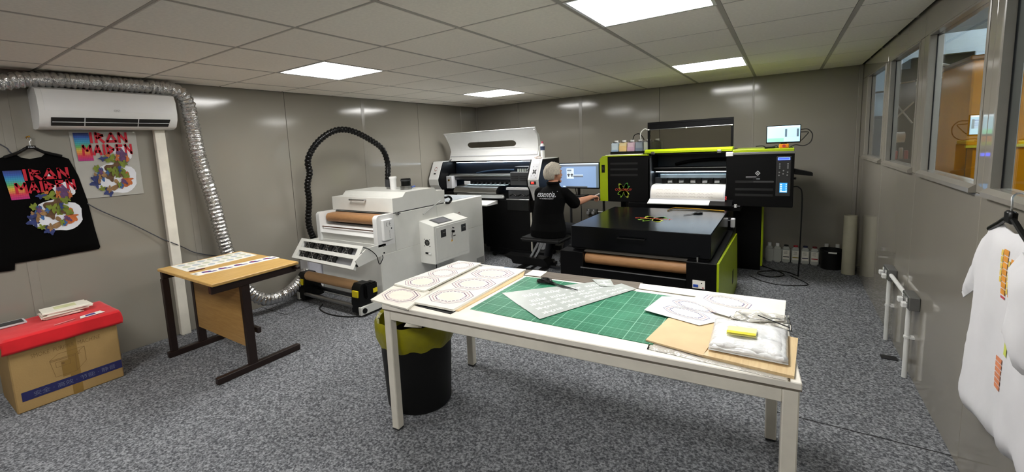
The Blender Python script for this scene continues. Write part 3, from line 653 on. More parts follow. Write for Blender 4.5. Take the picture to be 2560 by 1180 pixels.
def badge(par, A, Bp, C, D, z, m1=PLUM, m2=PINK, cream=True, w_=.016):
    mp = bil(*[(p[0], p[1], z) for p in (A, Bp, C, D)])
    def octo(k):
        o_ = []
        for (u, v) in ((.28, 0), (.72, 0), (1, .28), (1, .72), (.72, 1), (.28, 1), (0, .72), (0, .28), (.28, 0)): o_.append((.5+(u-.5)*k, .5+(v-.5)*k))
        return o_
    q = B(); q.ribbon(octo(.96), w_, mp)
    o7 = octo(.68)
    for a, b_ in zip(o7, o7[1:]):
        for s_ in range(3):
            f0, f1 = s_/3+.04, s_/3+.24; q.ribbon([(a[0]+(b_[0]-a[0])*f0, a[1]+(b_[1]-a[1])*f0), (a[0]+(b_[0]-a[0])*f1, a[1]+(b_[1]-a[1])*f1)], w_*1.8, mp)
    q.build('badge_outline', m1, par)
    q = B(); q.ribbon(octo(.82), w_*1.6, mp); q.build('badge_inner_line', m2, par)
    if cream: q = B(); q.face([mp(*p)+Vector((0, 0, .0003)) for p in octo(.56)[:-1]]); q.build('badge_centre', CREAM, par)
def sub(A, Bp, C, D, v0, v1, mg=.05):
    m_ = bil((*A, 0), (*Bp, 0), (*C, 0), (*D, 0)); return [tuple(m_(u, v).xy) for u, v in ((mg, v0), (1-mg, v0), (1-mg, v1), (mg, v1))]
Q = [(-1.755, 1.472), (-1.488, 1.466), (-1.560, 1.715), (-1.815, 1.70)]
o = tsheet('badge_sheet', 'loose badge print sheets overhanging the near left corner of the white table', 'print sheet', Q, .003, .010, PAPERC, n=4); badge(o, *sub(*Q, .12, .92), tz+.0131, PINK, PLUM)
o['label'] = 'badge print sheets overhanging the near left corner of the white table'
Q = [(-1.575, 1.685), (-1.815, 1.70), (-1.785, 2.275), (-1.615, 2.285)]; Q = [Q[1], Q[0], Q[3], Q[2]]
o = tsheet('badge_sheet', 'long stack of badge print sheets along the left edge of the white table', 'print sheet', Q, .012, .010, PAPER, n=5)
for v0, v1, cr in ((.03, .36, True), (.37, .66, False), (.68, .97, False)): badge(o, *sub(*Q, v0, v1), tz+.0221, cream=cr)
Q = [(-1.515, 1.545), (-1.272, 1.555), (-1.292, 2.300), (-1.580, 2.255)]
o = tsheet('badge_sheet', 'long badge print stack with cream centres beside the green cutting mat', 'print sheet', Q, .005, .010, PAPER, n=5)
for v0, v1 in ((.06, .35), (.37, .65), (.67, .94)): badge(o, *sub(*Q, v0, v1), tz+.0151)
tsheet('cardboard_backing', 'cream card backing strip between the badge stacks and the cutting mat', 'card', [(-1.274, 1.57), (-1.256, 1.575), (-1.252, 2.20), (-1.288, 2.29)], .0, .006, CARDL)
tsheet('black_film_strip', 'black film strip sticking out under the badge sheets at the table front', 'film', [(-1.50, 1.535), (-1.27, 1.530), (-1.27, 1.57), (-1.50, 1.58)], .0, .003, INKK)
tsheet('white_strip', 'white strip along the far left edge of the white table', 'strip', [(-1.74, 2.292), (-1.40, 2.305), (-1.40, 2.325), (-1.74, 2.31)], 0, .004, PAPER)
tsheet('blue_film', 'crumpled blue film scrap at the far edge of the white table', 'film', [(-1.455, 2.285), (-1.36, 2.29), (-1.35, 2.318), (-1.45, 2.315)], .004, .003, mat('blue_film_m', '#6f8fb4', rough=.25, var=.3, scale=60))
tsheet('small_white_card', 'small white card at the far edge left of the grey strip', 'card', [(-1.345, 2.285), (-1.305, 2.287), (-1.305, 2.323), (-1.345, 2.32)], .004, .002, PAPER)
tsheet('white_card', 'square white card at the back left corner of the green mat', 'card', [(-1.252, 2.222), (-1.152, 2.228), (-1.160, 2.338), (-1.255, 2.332)], .005, .002, PAPER)
# transfer sheets with mirrored lettering
A, Bq, C, D = (-.985, 1.735), (-.715, 2.205), (-.800, 2.318), (-1.205, 1.885)
o = tsheet('transfer_film', 'grey transfer sheet with white mirrored lettering lying under the scissors', 'print sheet', [A, Bq, C, D], .0035, .0012, FILM)
mp = bil(*[(*p, tz+.0053) for p in (A, Bq, C, D)])
for v0 in (.18, .52):
    for k in range(4):
        text('lettering', 'snyk', FILMW, o, (lambda v0, k: lambda u, v: mp(.13+.21*k+.17*u, v0+.26*(1-v)))(v0, k), bold=.02)
A, Bq, C, D = (-.868, 1.660), (-.607, 2.250), (-.699, 2.300), (-1.035, 1.770)
o = tsheet('transfer_film', 'grey transfer sheet with white mirrored lettering across the middle of the green mat', 'print sheet', [A, Bq, C, D], .0056, .0014, FILM)
mp2 = bil(*[(*p, tz+.0076) for p in (A, Bq, C, D)])
for v0, c in ((.10, 4), (.40, 4), (.70, 3)):
    for k in range(c): text('lettering', 'snyk', FILMW, o, (lambda v0, k: lambda u, v: mp2(.06+.225*k+.19*(1-u), v0+.22*v))(v0, k), bold=.02)
A, Bq, C, D = (-.79, 2.21), (-.715, 2.23), (-.775, 2.345), (-.865, 2.30)
o = tsheet('transfer_film', 'small curled grey transfer offcut behind the mirrored lettering sheets', 'print sheet', [A, Bq, C, D], .0075, .0014, FILM)
mp3 = bil(*[(*p, tz+.0095) for p in (A, Bq, C, D)]); q = B()
for st in ([(.2, .3), (.8, .3)], [(.5, .1), (.5, .6)], [(.2, .7), (.8, .75)]): q.ribbon(st, .12, mp3)
q.build('lettering', FILMW, o)
# scissors
def scissors(name, label, p, ang, z, L=.26, grip=BLACK):
    M_ = Matrix.Translation((p[0], p[1], z)) @ Matrix.Rotation(ang, 4, 'Z')
    t = thing(name, label, 'scissors', (p[0], p[1], z))
    for s_ in (-1, 1):
        B(M_).prism([(.0, -.007), (.06, -.008*s_-.004), (.16*L/.26, .001*s_), (.06, .006+.002*s_), (0, .007)], 2, .003+.001*s_, .0055+.001*s_).build('blade', STEELD, t)
        pts = spline([(0, 0, .005), (-.03, .008*s_, .007), (-.055, .030*s_, .008), (-.085, .034*s_, .008), (-.105, .018*s_, .008), (-.09, .004*s_, .008), (-.055, .006*s_, .008), (-.02, .003*s_, .006)], 6)
        B(M_).tube([q*(L/.26) for q in pts], .0075, 8).build('handle', grip, t, True)
    B(M_).cyl((0, 0, .001), (0, 0, .012), .006, 12).build('pivot', STEEL, t, True)
    return t
scissors('scissors', 'black handled scissors on the mirrored lettering sheet', (-1.015, 2.128), math.radians(-16), tz+.006)
# badge prints, card and polythene at the right end
Q = [(-.495, 1.955), (-.26, 1.885), (-.185, 1.985), (-.36, 2.215), (-.465, 2.17)]
o = tsheet('badge_sheet', 'translucent badge sheet with dashed purple outlines overlapping the green mat edge', 'print sheet', Q, .0125, .0012, mat('tracing_film', '#d3d6d4', rough=.4, var=.03))
badge(o, (-.445, 1.995), (-.265, 1.915), (-.215, 2.005), (-.395, 2.085), tz+.0142, INKP, PINK, False, .012)
badge(o, (-.43, 2.10), (-.25, 2.02), (-.20, 2.08), (-.37, 2.19), tz+.0142, INKP, PINK, False, .012)
Q = [(-.345, 2.12), (-.10, 2.02), (.025, 2.10), (.03, 2.34), (-.315, 2.345)]
o = tsheet('badge_sheet', 'white badge sheet with dashed outline at the far right corner of the table', 'print sheet', Q, .0085, .0012, PAPERC)
badge(o, (-.305, 2.20), (-.11, 2.14), (-.085, 2.28), (-.275, 2.335), tz+.0102, INKP, PINK, False, .012)
tsheet('cardboard_sheet', 'flat brown corrugated card sheet under the badge sheet by the green mat', 'cardboard', [(-.415, 1.662), (-.212, 1.628), (-.180, 1.965), (-.385, 1.92)], .0032, .007, CARDL)
o = tsheet('wooden_board', 'thin plywood board under the pile of clear bags at the table corner', 'board', [(-.212, 1.630), (.050, 1.612), (.067, 1.935), (-.150, 1.962)], .0002, .011, WOODB)
# pile of clear polythene bags
t = thing('polythene_bag_pile', 'pile of clear polythene bags with a yellow note on top', 'plastic bags', (-.08, 1.80, tz+.0115))
for k in range(9):
    def bg(u, v, k=k):
        x = -.195+.225*u+.006*math.sin(k*2.1); y = 1.675+.27*v+.006*math.cos(k*1.7)
        e = min(u, 1-u, v, 1-v); z = tz+.0135+.0042*k*(.45+.55*min(1, e/.12)**.5)+(.005*noise.noise(Vector((x*18, y*18, k*.5)))+.0025*noise.noise(Vector((x*50, y*50, k))))*min(1, e/.05)*min(1, k/3)
        return Vector((x-.03*v*(1-u)*.3, y, z))
    o = B().grid(bg, 22, 22).build('bag', BAGC, t, True)
    md = o.modifiers.new('thick', 'SOLIDIFY'); md.thickness = .0012
nz_ = tz+.0125+.0042*8+.010
o = tag(B().grid(lambda u, v: Vector((-.152+.092*u, 1.745+.085*v+.01*u, nz_+.004*math.sin(v*2.4)*(1-v)+.0004)), 4, 8).build('sticky_note', YELN), 'yellow sticky note on the clear bag pile', 'note')
md = o.modifiers.new('thick', 'SOLIDIFY'); md.thickness = .001
B().grid(lambda u, v: Vector((-.151+.090*u, 1.746+.022*v+.01*u, nz_+.0062)), 3, 2).build('note_edge', YELD, o)
# clear film sheets
def film(name, label, A, Bp, C, D, z, amp, drop=0):
    mp = bil(*[(*p, z) for p in (A, Bp, C, D)])
    b = B().grid(lambda u, v: mp(u, v)+Vector((0, 0, amp*(.6+noise.noise(mp(u, v)*24))-drop*max(0, u-.93)/.07)), 36, 24)
    o = tag(b.build(name, BAGF, smooth=True), label, 'plastic film'); md = o.modifiers.new('thick', 'SOLIDIFY'); md.thickness = .0006; return o
BAGF = mat('thin_clear_film', '#ffffff', rough=.08, var=0, trans=1, ior=1.25, bump=.5, bscale=30)
film('clear_film', 'crumpled clear film laid along the near right edge of the table', (-.395, 1.598), (.040, 1.585), (.040, 1.608), (-.40, 1.655), tz+.0012, .0015)
film('clear_bag', 'open clear bag lying behind the bag pile at the table end', (-.17, 1.985), (.05, 1.96), (.040, 2.15), (-.135, 2.125), tz+.0125, .012)
tag(B().cyl((-.065, 2.055, tz+.032), (.04, 1.972, tz+.032), .0025, 8).build('thin_rod', INKK, smooth=True), 'thin dark rod lying across the open clear bag', 'rod')
# ------------------------------------------------------------------ bin
bc = Vector((-1.745, 1.775, 0))
t = thing('waste_bin', 'tall round black bin lined with a yellow bag under the table corner', 'bin', bc)
B().lathe([(.005, .0), (.178, .0), (.187, .012), (.212, .50), (.216, .51), (.208, .51), (.18, .02), (.005, .018)], bc, 40).build('bucket', RUBBER, t, True)
b = B(); rows = []; N = 72
for k, (r, z) in enumerate(((.192, .40), (.206, .512), (.222, .522), (.232, .50), (.234, .47), (.229, .43), (.220, .395), (.214, .380))):
    rows.append([b.bm.verts.new(bc+Vector(((r+.006*noise.noise(Vector((math.cos(a)*6, math.sin(a)*6, k*.7)))*(k > 0))*math.cos(a), (r+.006*noise.noise(Vector((math.cos(a)*6, math.sin(a)*6, k*.7))))*math.sin(a), z+(.025*noise.noise(Vector((math.cos(a)*2.5, math.sin(a)*2.5, 4))) if k > 5 else .012*noise.noise(Vector((math.cos(a)*3, math.sin(a)*3, 4))))))) for a in [2*math.pi*i/N for i in range(N)]])
for r1, r2 in zip(rows, rows[1:]):
    for i in range(N): b.bm.faces.new((r1[i], r1[(i+1) % N], r2[(i+1) % N], r2[i]))
b.build('bin_liner', BAGY, t, True)
o = tag(B().grid(lambda u, v: Vector((-1.70+.13*u, 1.64+.10*v, .50+.08*v+.02*u)), 4, 4).build('crumpled_paper', PAPERC), 'white paper scrap sticking out of the bin', 'paper'); o.modifiers.new('t', 'SOLIDIFY').thickness = .001
# ------------------------------------------------------------------ white dryer / powder shaker
DX0, DX1 = -4.02, -3.097
t = thing('curing_dryer', 'large white tunnel dryer with brown conveyor roller and control box', 'machine', ((DX0+DX1)/2, 3.6, 0))
SEAMW = mat('panel_gap', '#8a8a86', rough=.6)
B().box(DX0+.004, DX1-.004, 2.755, 4.478, .0, .60, .004).build('lower_body', WHITE, t)
B().box(DX0+.004, DX1-.004, 2.95, 4.478, .60, .866, .004).build('upper_body', WHITE, t)
for y0_, y1_, z0_, z1_ in ((2.76, 3.60, .02, .495), (3.60, 4.474, .02, .495), (2.957, 3.60, .50, .862), (3.60, 4.474, .50, .862)):
    B().box(DX1-.005, DX1, y0_+.002, y1_-.002, z0_, z1_, .0015).build('side_panel', WHITE, t)
B().box(DX1-.001, DX1+.002, 4.30, 4.455, .02, .10).build('access_cover', mat('grey_cover', '#9a9b98', rough=.5), t)
# hood
B().prism([(2.953, .876), (2.953, 1.014), (3.093, 1.014), (3.140, 1.058), (3.577, 1.058), (3.61, 1.022), (3.747, 1.016), (3.747, .876)], 0, DX0, DX1).build('hood', WHITE, t)
B().box(DX0+.01, DX1-.01, 2.96, 3.74, .866, .877).build('hood_gap', DARKG, t)
h = B().box(-3.705, -3.468, 2.92, 2.935, .985, .999, .003); h.box(-3.703, -3.690, 2.92, 2.953, .985, .999); h.box(-3.483, -3.470, 2.92, 2.953, .985, .999); h.build('handle', ALU, t)
k = B().cyl((DX1, 2.995, .862), (DX1+.03, 2.995, .862), .013, 14).build('latch', STEEL, t, True); B().cyl((DX1+.03, 2.985, .862), (DX1+.03, 3.02, .866), .005, 8).build('latch_lever', STEELD, k, True)
B().cyl((DX1+.008, 3.37, .80), (DX1+.008, 3.66, .905), .006, 10).build('gas_strut', ALU, t, True)
B().tube(spline([(DX1+.01, 3.74, .93), (DX1+.015, 3.80, .935), (DX1+.015, 3.845, .90), (DX1+.015, 3.80, .865), (DX1+.012, 3.75, .87)]), .013, 10).build('cable_loop', BLACK, t, True)
# front cheeks and conveyor mouth
for xa, xb in ((DX0, DX0+.055), (DX1-.055, DX1)):
    pl = [(2.735, .58), (2.735, .84)]+[(2.735+.035*(1-math.cos(a)), .84+.035*math.sin(a)) for a in (.4, .8, 1.2, 1.5708)]+[(2.955, .872), (2.955, .58)]
    B().prism(pl, 0, xa, xb).build('cheek', WHITEP, t, True)
B().box(DX0+.055, DX1-.055, 2.76, 2.95, .60, .665, .003).build('mouth_sill', WHITE, t)
B().prism([(2.745, .665), (2.80, .735), (2.95, .745), (2.95, .665)], 0, DX0+.055, DX1-.055).build('slope_plate', WHITEP, t)
B().cyl((DX0+.06, 2.765, .725), (DX1-.06, 2.765, .725), .006, 10).build('guide_rod', mat('copper_rod', '#8a6a5c', rough=.35, metal=1), t, True)
B().cyl((DX0+.075, 2.845, .812), (DX1-.058, 2.845, .812), .044, 28).build('conveyor_roller', BELT, t, True)
B().box(DX0+.075, DX1-.06, 2.845, 3.0, .845, .856).build('conveyor_belt', BELT, t)
B().box(DX0+.06, DX1-.06, 2.94, 2.952, .745, .866).build('tunnel_mouth', INKK, t)
# CE box on the cheek
c = B().box(DX1, DX1+.035, 2.785, 2.905, .632, .832, .006).build('switch_box', WHITEP, t)
for ch, a, z in (('C', 2.822, .765), ('E', 2.858, .768)):
    q = B(); mpc = (lambda a, z: lambda u, v: Vector((DX1+.0357, a+u, z+v)))(a, z)
    q.ribbon([(.018-.018*math.cos(p*.17), .020+.020*math.sin(p*.17)) for p in range(-7, 8)], .004, mpc)
    if ch == 'E': q.ribbon([(.002, .020), (.016, .020)], .004, mpc)
    q.build('marking_'+ch.lower(), INKK, c)
B().box(DX1+.0355, DX1+.0362, 2.878, 2.890, .733, .748).build('bin_symbol', DARKG, c)
text('small_text', '2021年05月', DARKG, c, lambda u, v: Vector((DX1+.0360, 2.852+.012*v, .725-.075*u)))
# control box
q = B().prism([(DX1, .295), (-2.900, .295), (-2.900, .688), (DX1, .737)], 1, 3.305, 3.892); cb = q.build('control_box', WHITE, t)
B().box(-2.9005, -2.8955, 3.33, 3.868, .325, .672, .002).build('control_door', WHITE, cb)
q = B(); zf = lambda x: .688+(-2.900-x)/.197*.049+.0012
q.face([(-3.065, 3.42, zf(-3.065)), (-2.93, 3.42, zf(-2.93)), (-2.93, 3.66, zf(-2.93)), (-3.065, 3.66, zf(-3.065))]); q.build('touch_screen_bezel', DARKG, cb)
q = B(); q.face([(-3.05, 3.45, zf(-3.05)+.001), (-2.945, 3.45, zf(-2.945)+.001), (-2.945, 3.63, zf(-2.945)+.001), (-3.05, 3.63, zf(-3.05)+.001)]); q.build('touch_screen', mat('touch_glass', '#6c6c72', rough=.08), cb)
for y in (3.405, 3.755):
    k = B().box(-2.8956, -2.8920, y, y+.085, .555, .635, .002).build('recessed_catch', DARKG, cb); B().box(-2.892, -2.886, y+.025, y+.07, .585, .605, .002).build('catch_lever', STEEL, cb)
k = B().cyl((-2.8955, 3.60, .590), (-2.872, 3.60, .590), .014, 14).build('lock', BLACK, cb, True); B().cyl((-2.88, 3.585, .635), (-2.88, 3.61, .625), .005, 8).build('key', STEELD, cb, True)
B().tube(spline([(-2.884, 3.60, .585), (-2.886, 3.58, .55), (-2.888, 3.578, .50)]), .003, 6).build('key_cord', BLACK, cb, True)
q = B(); q.face([(-2.8945, 3.56, .475), (-2.8945, 3.605, .475), (-2.8945, 3.605, .52), (-2.8945, 3.56, .52)]); s_ = q.build('warning_label', PAPER, cb)
q = B(); q.face([(-2.8938, 3.566, .482), (-2.8938, 3.599, .482), (-2.8938, 3.5825, .514)]); q.build('warning_triangle', mat('amber_print', '#d09a2a', rough=.6), cb)
B().box(-2.8955, -2.8945, 3.61, 3.65, .532, .542).build('name_label', INKK, cb)
fn_ = B().cyl((-3.0, 3.3035, .515), (-3.0, 3.306, .515), .033, 24).build('fan_vent', INKK, cb, True)
for a in range(4):
    q = B(); d = Vector((math.cos(a*math.pi/4+.3), 0, math.sin(a*math.pi/4+.3)))*.031; c0 = Vector((-3.0, 3.3025, .515)); q.cyl(c0-d, c0+d, .0016, 6); q.build('fan_guard', STEEL, cb)
for dx, dz_ in ((-.035, .035), (.035, .035), (-.035, -.035), (.035, -.035)): B().cyl((-3.0+dx, 3.302, .515+dz_), (-3.0+dx, 3.305, .515+dz_), .005, 8).build('screw', DARKG, cb, True)
B().box(-3.03, -2.96, 3.300, 3.306, .395, .415, .002).build('cable_plug', INKK, cb); B().box(-2.985, -2.95, 3.296, 3.306, .393, .413, .002).build('plug_body', WHITEP, cb)
B().tube(spline([(-2.94, 3.36, .30), (-2.94, 3.36, .2), (-2.95, 3.38, .05), (-2.97, 3.5, .008), (-3.0, 3.8, .006)]), .006, 8).build('power_cord', RUBBER, cb, True)
# maker's emblem and warning block on the side
q = B(); mpe = lambda u, v: Vector((DX1+.0006, 3.992+u, .678+v))
for k in range(6): q.ribbon([(.020*math.cos(k+a*.16), .028+.020*math.sin(k+a*.16)) for a in range(5)], .007, mpe)
q.build('emblem', mat('emblem_red', '#8a3434', rough=.6, var=.3, scale=90), t)
B().box(DX1, DX1+.014, 3.955, 4.045, .605, .660, .003).build('rocker_switch', BLACK, t)
# far outfeed top with clutter
B().box(DX0+.08, DX1-.06, 3.80, 4.40, .866, .872).build('outfeed_plate', mat('pale_plate', '#b9bfc6', rough=.3), t)
for k in range(3): B().cyl((-3.42+.07*k, 3.92+.03*(k % 2), .872), (-3.42+.07*k, 3.92+.03*(k % 2), .89), .022, 16).build('clear_knob', GREYW, t, True)
# fan shelf in front
t2 = t
for x in (DX1-.012, DX0):
    B().prism([(2.49, .455), (2.46, .52), (2.60, .605), (2.83, .60), (2.83, .497), (2.79, .497)], 0, x, x+.012).build('shelf_arm', WHITE, t)
for z, y in ((.585, 2.80), (.515, 2.80)): B().cyl((DX1, y, z), (DX1+.004, y, z), .009, 10).build('arm_bolt', INKK, t, True)
FT = [(-3.995, 2.545, .640), (-3.115, 2.575, .628)]; Ft0 = Vector((-4.0, 2.535, .640)); Fr0 = Vector((-3.118, 2.575, .626)); Fb0 = Vector((-4.0, 2.405, .470)); Fb1 = Vector((-3.118, 2.445, .440))
mf = lambda u, v: Ft0.lerp(Fr0, u).lerp(Fb0.lerp(Fb1, u), v)
nf = (Fr0-Ft0).cross(Fb0-Ft0).normalized(); nf = -nf if nf.y > 0 else nf
q = B()
def fbox(u0, u1, v0, v1, d0, d1, bb): bb.slab([mf(u0, v0)+nf*d0, mf(u1, v0)+nf*d0, mf(u1, v1)+nf*d0, mf(u0, v1)+nf*d0], nf*(d1-d0))
for u0, u1, v0, v1 in ((0, 1, 0, .13), (0, 1, .42, .58), (0, 1, .87, 1), (0, .06, .13, .42), (.94, 1, .13, .42), (0, .06, .58, .87), (.94, 1, .58, .87)): fbox(u0, u1, v0, v1, -.03, 0, q)
tray = q.build('fan_tray', WHITE, t)
q = B(); fbox(.05, .95, .12, .88, -.045, -.032, q); q.build('tray_back', mat('tray_back_m', '#8f9094', rough=.35, metal=.6), tray)
FANB = mat('fan_black', '#161616', rough=.4)
for row in range(2):
    for k in range(5):
        u = (.17 if row == 0 else .15)+.155*k; v = .275 if row == 0 else .725
        if row == 1 and k == 4: continue
        c0 = mf(u, v)-nf*.012
        q = B(); fbox(u-.060, u+.060, v-.15, v+.15, -.031, -.012, q); f1 = q.build('fan_frame', FANB, tray)
        q = B(); q.cyl(c0-nf*.002, c0+nf*.004, .026, 16); q.cyl(c0+nf*.004, c0+nf*.006, .011, 12); q.build('fan_hub', STEELD, tray, True)
        e1 = (mf(u+.05, v)-mf(u, v)).normalized(); e2 = nf.cross(e1)
        for a in range(4):
            d = (e1*math.cos(a*math.pi/2+.785)+e2*math.sin(a*math.pi/2+.785))
            B().cyl(c0+nf*.006+d*.008, c0+nf*.008+d*.046, .0035, 6).build('fan_guard', ALU, tray, True)
            B().cyl(c0+d*.046, c0+nf*.010+d*.046, .010, 10).build('screw_boss', STEEL, tray, True)
for v in (.30, .80):
    p = mf(1, v)-nf*.015; B().cyl(p, p+Vector((.02, 0, 0)), .012, 8).build('star_knob', BLACK, tray, True)
B().tube(spline([mf(1, .05)+Vector((.01, 0, 0)), mf(1, .1)+Vector((.025, .06, -.02)), Vector((DX1+.025, 2.68, .52)), Vector((DX1+.025, 2.71, .43)), Vector((DX1+.02, 2.76, .47)), Vector((DX1+.01, 2.77, .50))]), .004, 6).build('fan_cable', BLACK, tray, True)
# roll holder on the floor in front
t = thing('take_up_roller', 'low black take-up stand with kraft roll and steel bar in front of the dryer', 'roll holder', (-3.53, 2.56, 0))
for x0_, x1_, nm in ((-4.03, -3.92, 0), (-3.20, -3.085, 1)):
    br = B().prism([(2.46, .03), (2.46, .13), (2.475, .265), (2.50, .295), (2.60, .290), (2.62, .26), (2.66, .12), (2.68, .03)], 0, x0_, x1_); o = br.build('bracket', BLACK, t, True)
    B().box(x0_+.02, x1_-.02, 2.455, 2.473, .175, .235, .002).build('yellow_label', YEL, o)
o = B().box(-3.16, -3.06, 2.52, 2.66, .15, .285, .012, 2).build('motor_housing', BLACK, t); B().box(-3.0605, -3.058, 2.60, 2.65, .19, .23).build('motor_label', YEL, o)
B().cyl((-3.925, 2.52, .262), (-3.195, 2.52, .262), .046, 28).build('kraft_roll', BROWN, t, True)
B().cyl((-3.93, 2.475, .085), (-3.19, 2.475, .085), .020, 18).build('steel_bar', STEEL, t, True)
B().cyl((-3.93, 2.62, .10), (-3.19, 2.62, .10), .012, 14).build('rear_bar', STEELD, t, True); B().cyl((-3.93, 2.58, .14), (-3.19, 2.58, .14), .010, 14).build('rear_bar', STEELD, t, True)
for x in (-3.10, -4.045):
    o = B().box(x, x+.035, 2.45, 2.75, .018, .092, .003).build('foot_rail', WHITE, t); B().cyl((x+.035, 2.49, .055), (x+.046, 2.49, .055), .024, 18).build('black_knob', BLACK, o, True)
    B().box(x, x+.035, 2.50, 2.70, 0, .018).build('rubber_pad', RUBBER, o)
tag(B().tube(spline([(-3.70, 2.50, .006), (-3.6, 2.40, .006), (-3.4, 2.36, .006), (-3.2, 2.40, .006), (-3.06, 2.50, .006)]), .006, 8).build('floor_cable', RUBBER, smooth=True), 'black cable curving on the carpet under the take-up stand', 'cable')
# smoke filter unit between the dryer and the wall
t = thing('smoke_filter', 'pale filter cabinet tucked between the dryer and the left wall', 'filter unit', (-4.12, 2.85, 0))
B().box(-4.205, -4.055, 2.62, 3.10, 0, .46, .01).build('cabinet', mat('lilac_white', '#c8c8d2', rough=.4), t); B().box(-4.195, -4.06, 2.612, 2.62, .06, .40, .004).build('front_cover', GREYW, t)
# black corrugated hose
HP = [(-3.586, 3.378, 1.10), (-3.586, 3.38, 1.20), (-3.60, 3.405, 1.34), (-3.62, 3.36, 1.50), (-3.66, 3.22, 1.61), (-3.70, 3.066, 1.690), (-3.74, 2.93, 1.715), (-3.78, 2.81, 1.680), (-3.83, 2.70, 1.590), (-3.87, 2.635, 1.485), (-3.90, 2.62, 1.395), (-3.93, 2.65, 1.290), (-3.98, 2.645, 1.165), (-4.0, 2.66, 1.0), (-4.03, 2.65, .80), (-4.07, 2.70, .64), (-4.12, 2.80, .50), (-4.13, 2.86, .455)]
pts = resample(spline(HP, 10), .006)
t = thing('black_hose', 'black corrugated hose arching from the dryer hood down to the wall', 'hose', (-3.586, 3.378, 1.058))
b = B(); b.tube(pts, [.027+.0055*(1 if (i % 6) < 3 else 0) for i in range(len(pts))], 16); b.build('corrugated_hose', BLACK, t, True)
B().cyl((-3.586, 3.378, 1.058), (-3.586, 3.378, 1.085), .022, 18).build('steel_collar', STEEL, t, True); B().cyl((-3.586, 3.378, 1.082), (-3.586, 3.378, 1.165), .034, 20).build('cuff', DARKG, t, True)
t = thing('white_tub', 'tall white plastic tub with lid on top of the dryer', 'tub', (-3.47, 3.34, 1.058))
B().lathe([(.001, 0), (.033, 0), (.036, .12), (.001, .12)], (-3.47, 3.34, 1.058), 24).build('pot', WHITEP, t, True); B().lathe([(.001, .118), (.041, .118), (.041, .135), (.038, .14), (.001, .14)], (-3.47, 3.34, 1.058), 24).build('lid', WHITEP, t, True)
t = thing('duct_stub', 'short steel exhaust collar with a black cap on the dryer top', 'duct stub', (-3.30, 3.36, 1.058))
B().cyl((-3.30, 3.36, 1.058), (-3.30, 3.36, 1.098), .062, 28).build('steel_collar', STEEL, t, True); B().cyl((-3.30, 3.36, 1.098), (-3.30, 3.36, 1.175), .052, 28).build('black_cap', BLACK, t, True); B().cyl((-3.30, 3.36, 1.15), (-3.30, 3.36, 1.165), .056, 28).build('cap_band', DARKG, t, True)
B().cyl((-3.255, 3.40, 1.08), (-3.225, 3.42, 1.09), .008, 8).build('clamp_screw', mat('blue_plastic', '#2a4c9a', rough=.4), t, True)
# ------------------------------------------------------------------ white large-format printer (back left corner)
t = thing('white_printer', 'wide white and black printer with its lid raised in the back corner', 'printer', (-3.33, 5.05, 0))
px0, px1 = -4.185, -2.43
sidep = [(4.86, .77), (4.80, .90), (4.745, .965), (4.735, 1.04), (4.86, 1.285), (5.35, 1.285), (5.35, .77)]
for xa, xb in ((px0, -4.0), (-2.60, px1)):
    B().prism(sidep, 0, xa+.003, xb-.003).build('end_core', BLACKM, t)
def facep(xa, xb, p, q_, name, m_, out=.004):
    b = B(); d = Vector((0, q_[0]-p[0], q_[1]-p[1])).normalized(); n = Vector((0, -d.z, d.y)); n = n if n.y < 0 else -n
    b.slab([(xa, p[0], p[1]), (xb, p[0], p[1]), (xb, q_[0], q_[1]), (xa, q_[0], q_[1])], n*out); return b.build(name, m_, t)
for xa, xb in ((px0, -4.015), (-2.575, px1)):
    facep(xa, xb, (4.735, 1.04), (4.86, 1.285), 'console_face', WHITEP, .006); facep(xa, xb, (4.745, .965), (4.735, 1.04), 'console_nose', WHITEP, .006)
    facep(xa, xb, (4.80, .90), (4.745, .965), 'console_under', WHITEP, .006); facep(xa, xb, (4.86, .775), (4.80, .90), 'console_chin', WHITEP, .006)
    B().box(xa, xb, 4.86, 5.30, 1.283, 1.292).build('console_top', WHITEP, t)
cf = lambda xa, xb: (lambda u, v: Vector((xa+(xb-xa)*u, 4.735+.125*v, 1.04+.245*v))+Vector((0, -.0078, .0040)))
m1 = cf(-4.175, -4.02); q = B()
for k in range(6): q.ribbon([(.5+.14*math.cos(k+a*.17), .58+.10*math.sin(k+a*.17)) for a in range(5)], .035, m1)
q.build('emblem', MATS['emblem_red'], t); q = B(); q.face([m1(*p) for p in ((.38, .28), (.62, .28), (.62, .36), (.38, .36))]); q.build('switch', INKK, t)
m1 = cf(-2.57, -2.435); q = B(); q.face([m1(*p) for p in ((.12, .04), (.9, .04), (.9, .96), (.12, .96))]); kp = q.build('keypad', GREYW, t)
m2 = lambda u, v: m1(u, v)+Vector((0, -.0006, .0003))
q = B(); q.face([m2(*p) for p in ((.3, .78), (.8, .78), (.8, .90), (.3, .90))]); q.build('display', mat('lcd_pale', '#dfe4e2', rough=.3), kp)
q = B()
for a in range(4):
    d = Vector((math.cos(a*1.5708+.785), math.sin(a*1.5708+.785))); q.ribbon([(.5+d.x*.05, .38+d.y*.03), (.5+d.x*.2, .38+d.y*.11)], .09, m2)
q.build('arrow_keys', INKK, kp)
for a, c_ in ((.3, .62), (.65, .62), (.25, .18), (.55, .2), (.75, .1)):
    q = B(); blob(q, m2, a, c_, .035, .02, a*9, .05, 8); q.build('key', DARKG, kp)
q = B().box(-2.545, -2.465, 4.722, 4.738, .985, 1.025, .003); rk = q.build('power_switch', INKK, t); B().box(-2.525, -2.485, 4.714, 4.723, .992, 1.018, .003).build('red_rocker', mat('red_lit_switch', '#e02020', rough=.3, emit=(1, .05, .03), es=.7), rk)
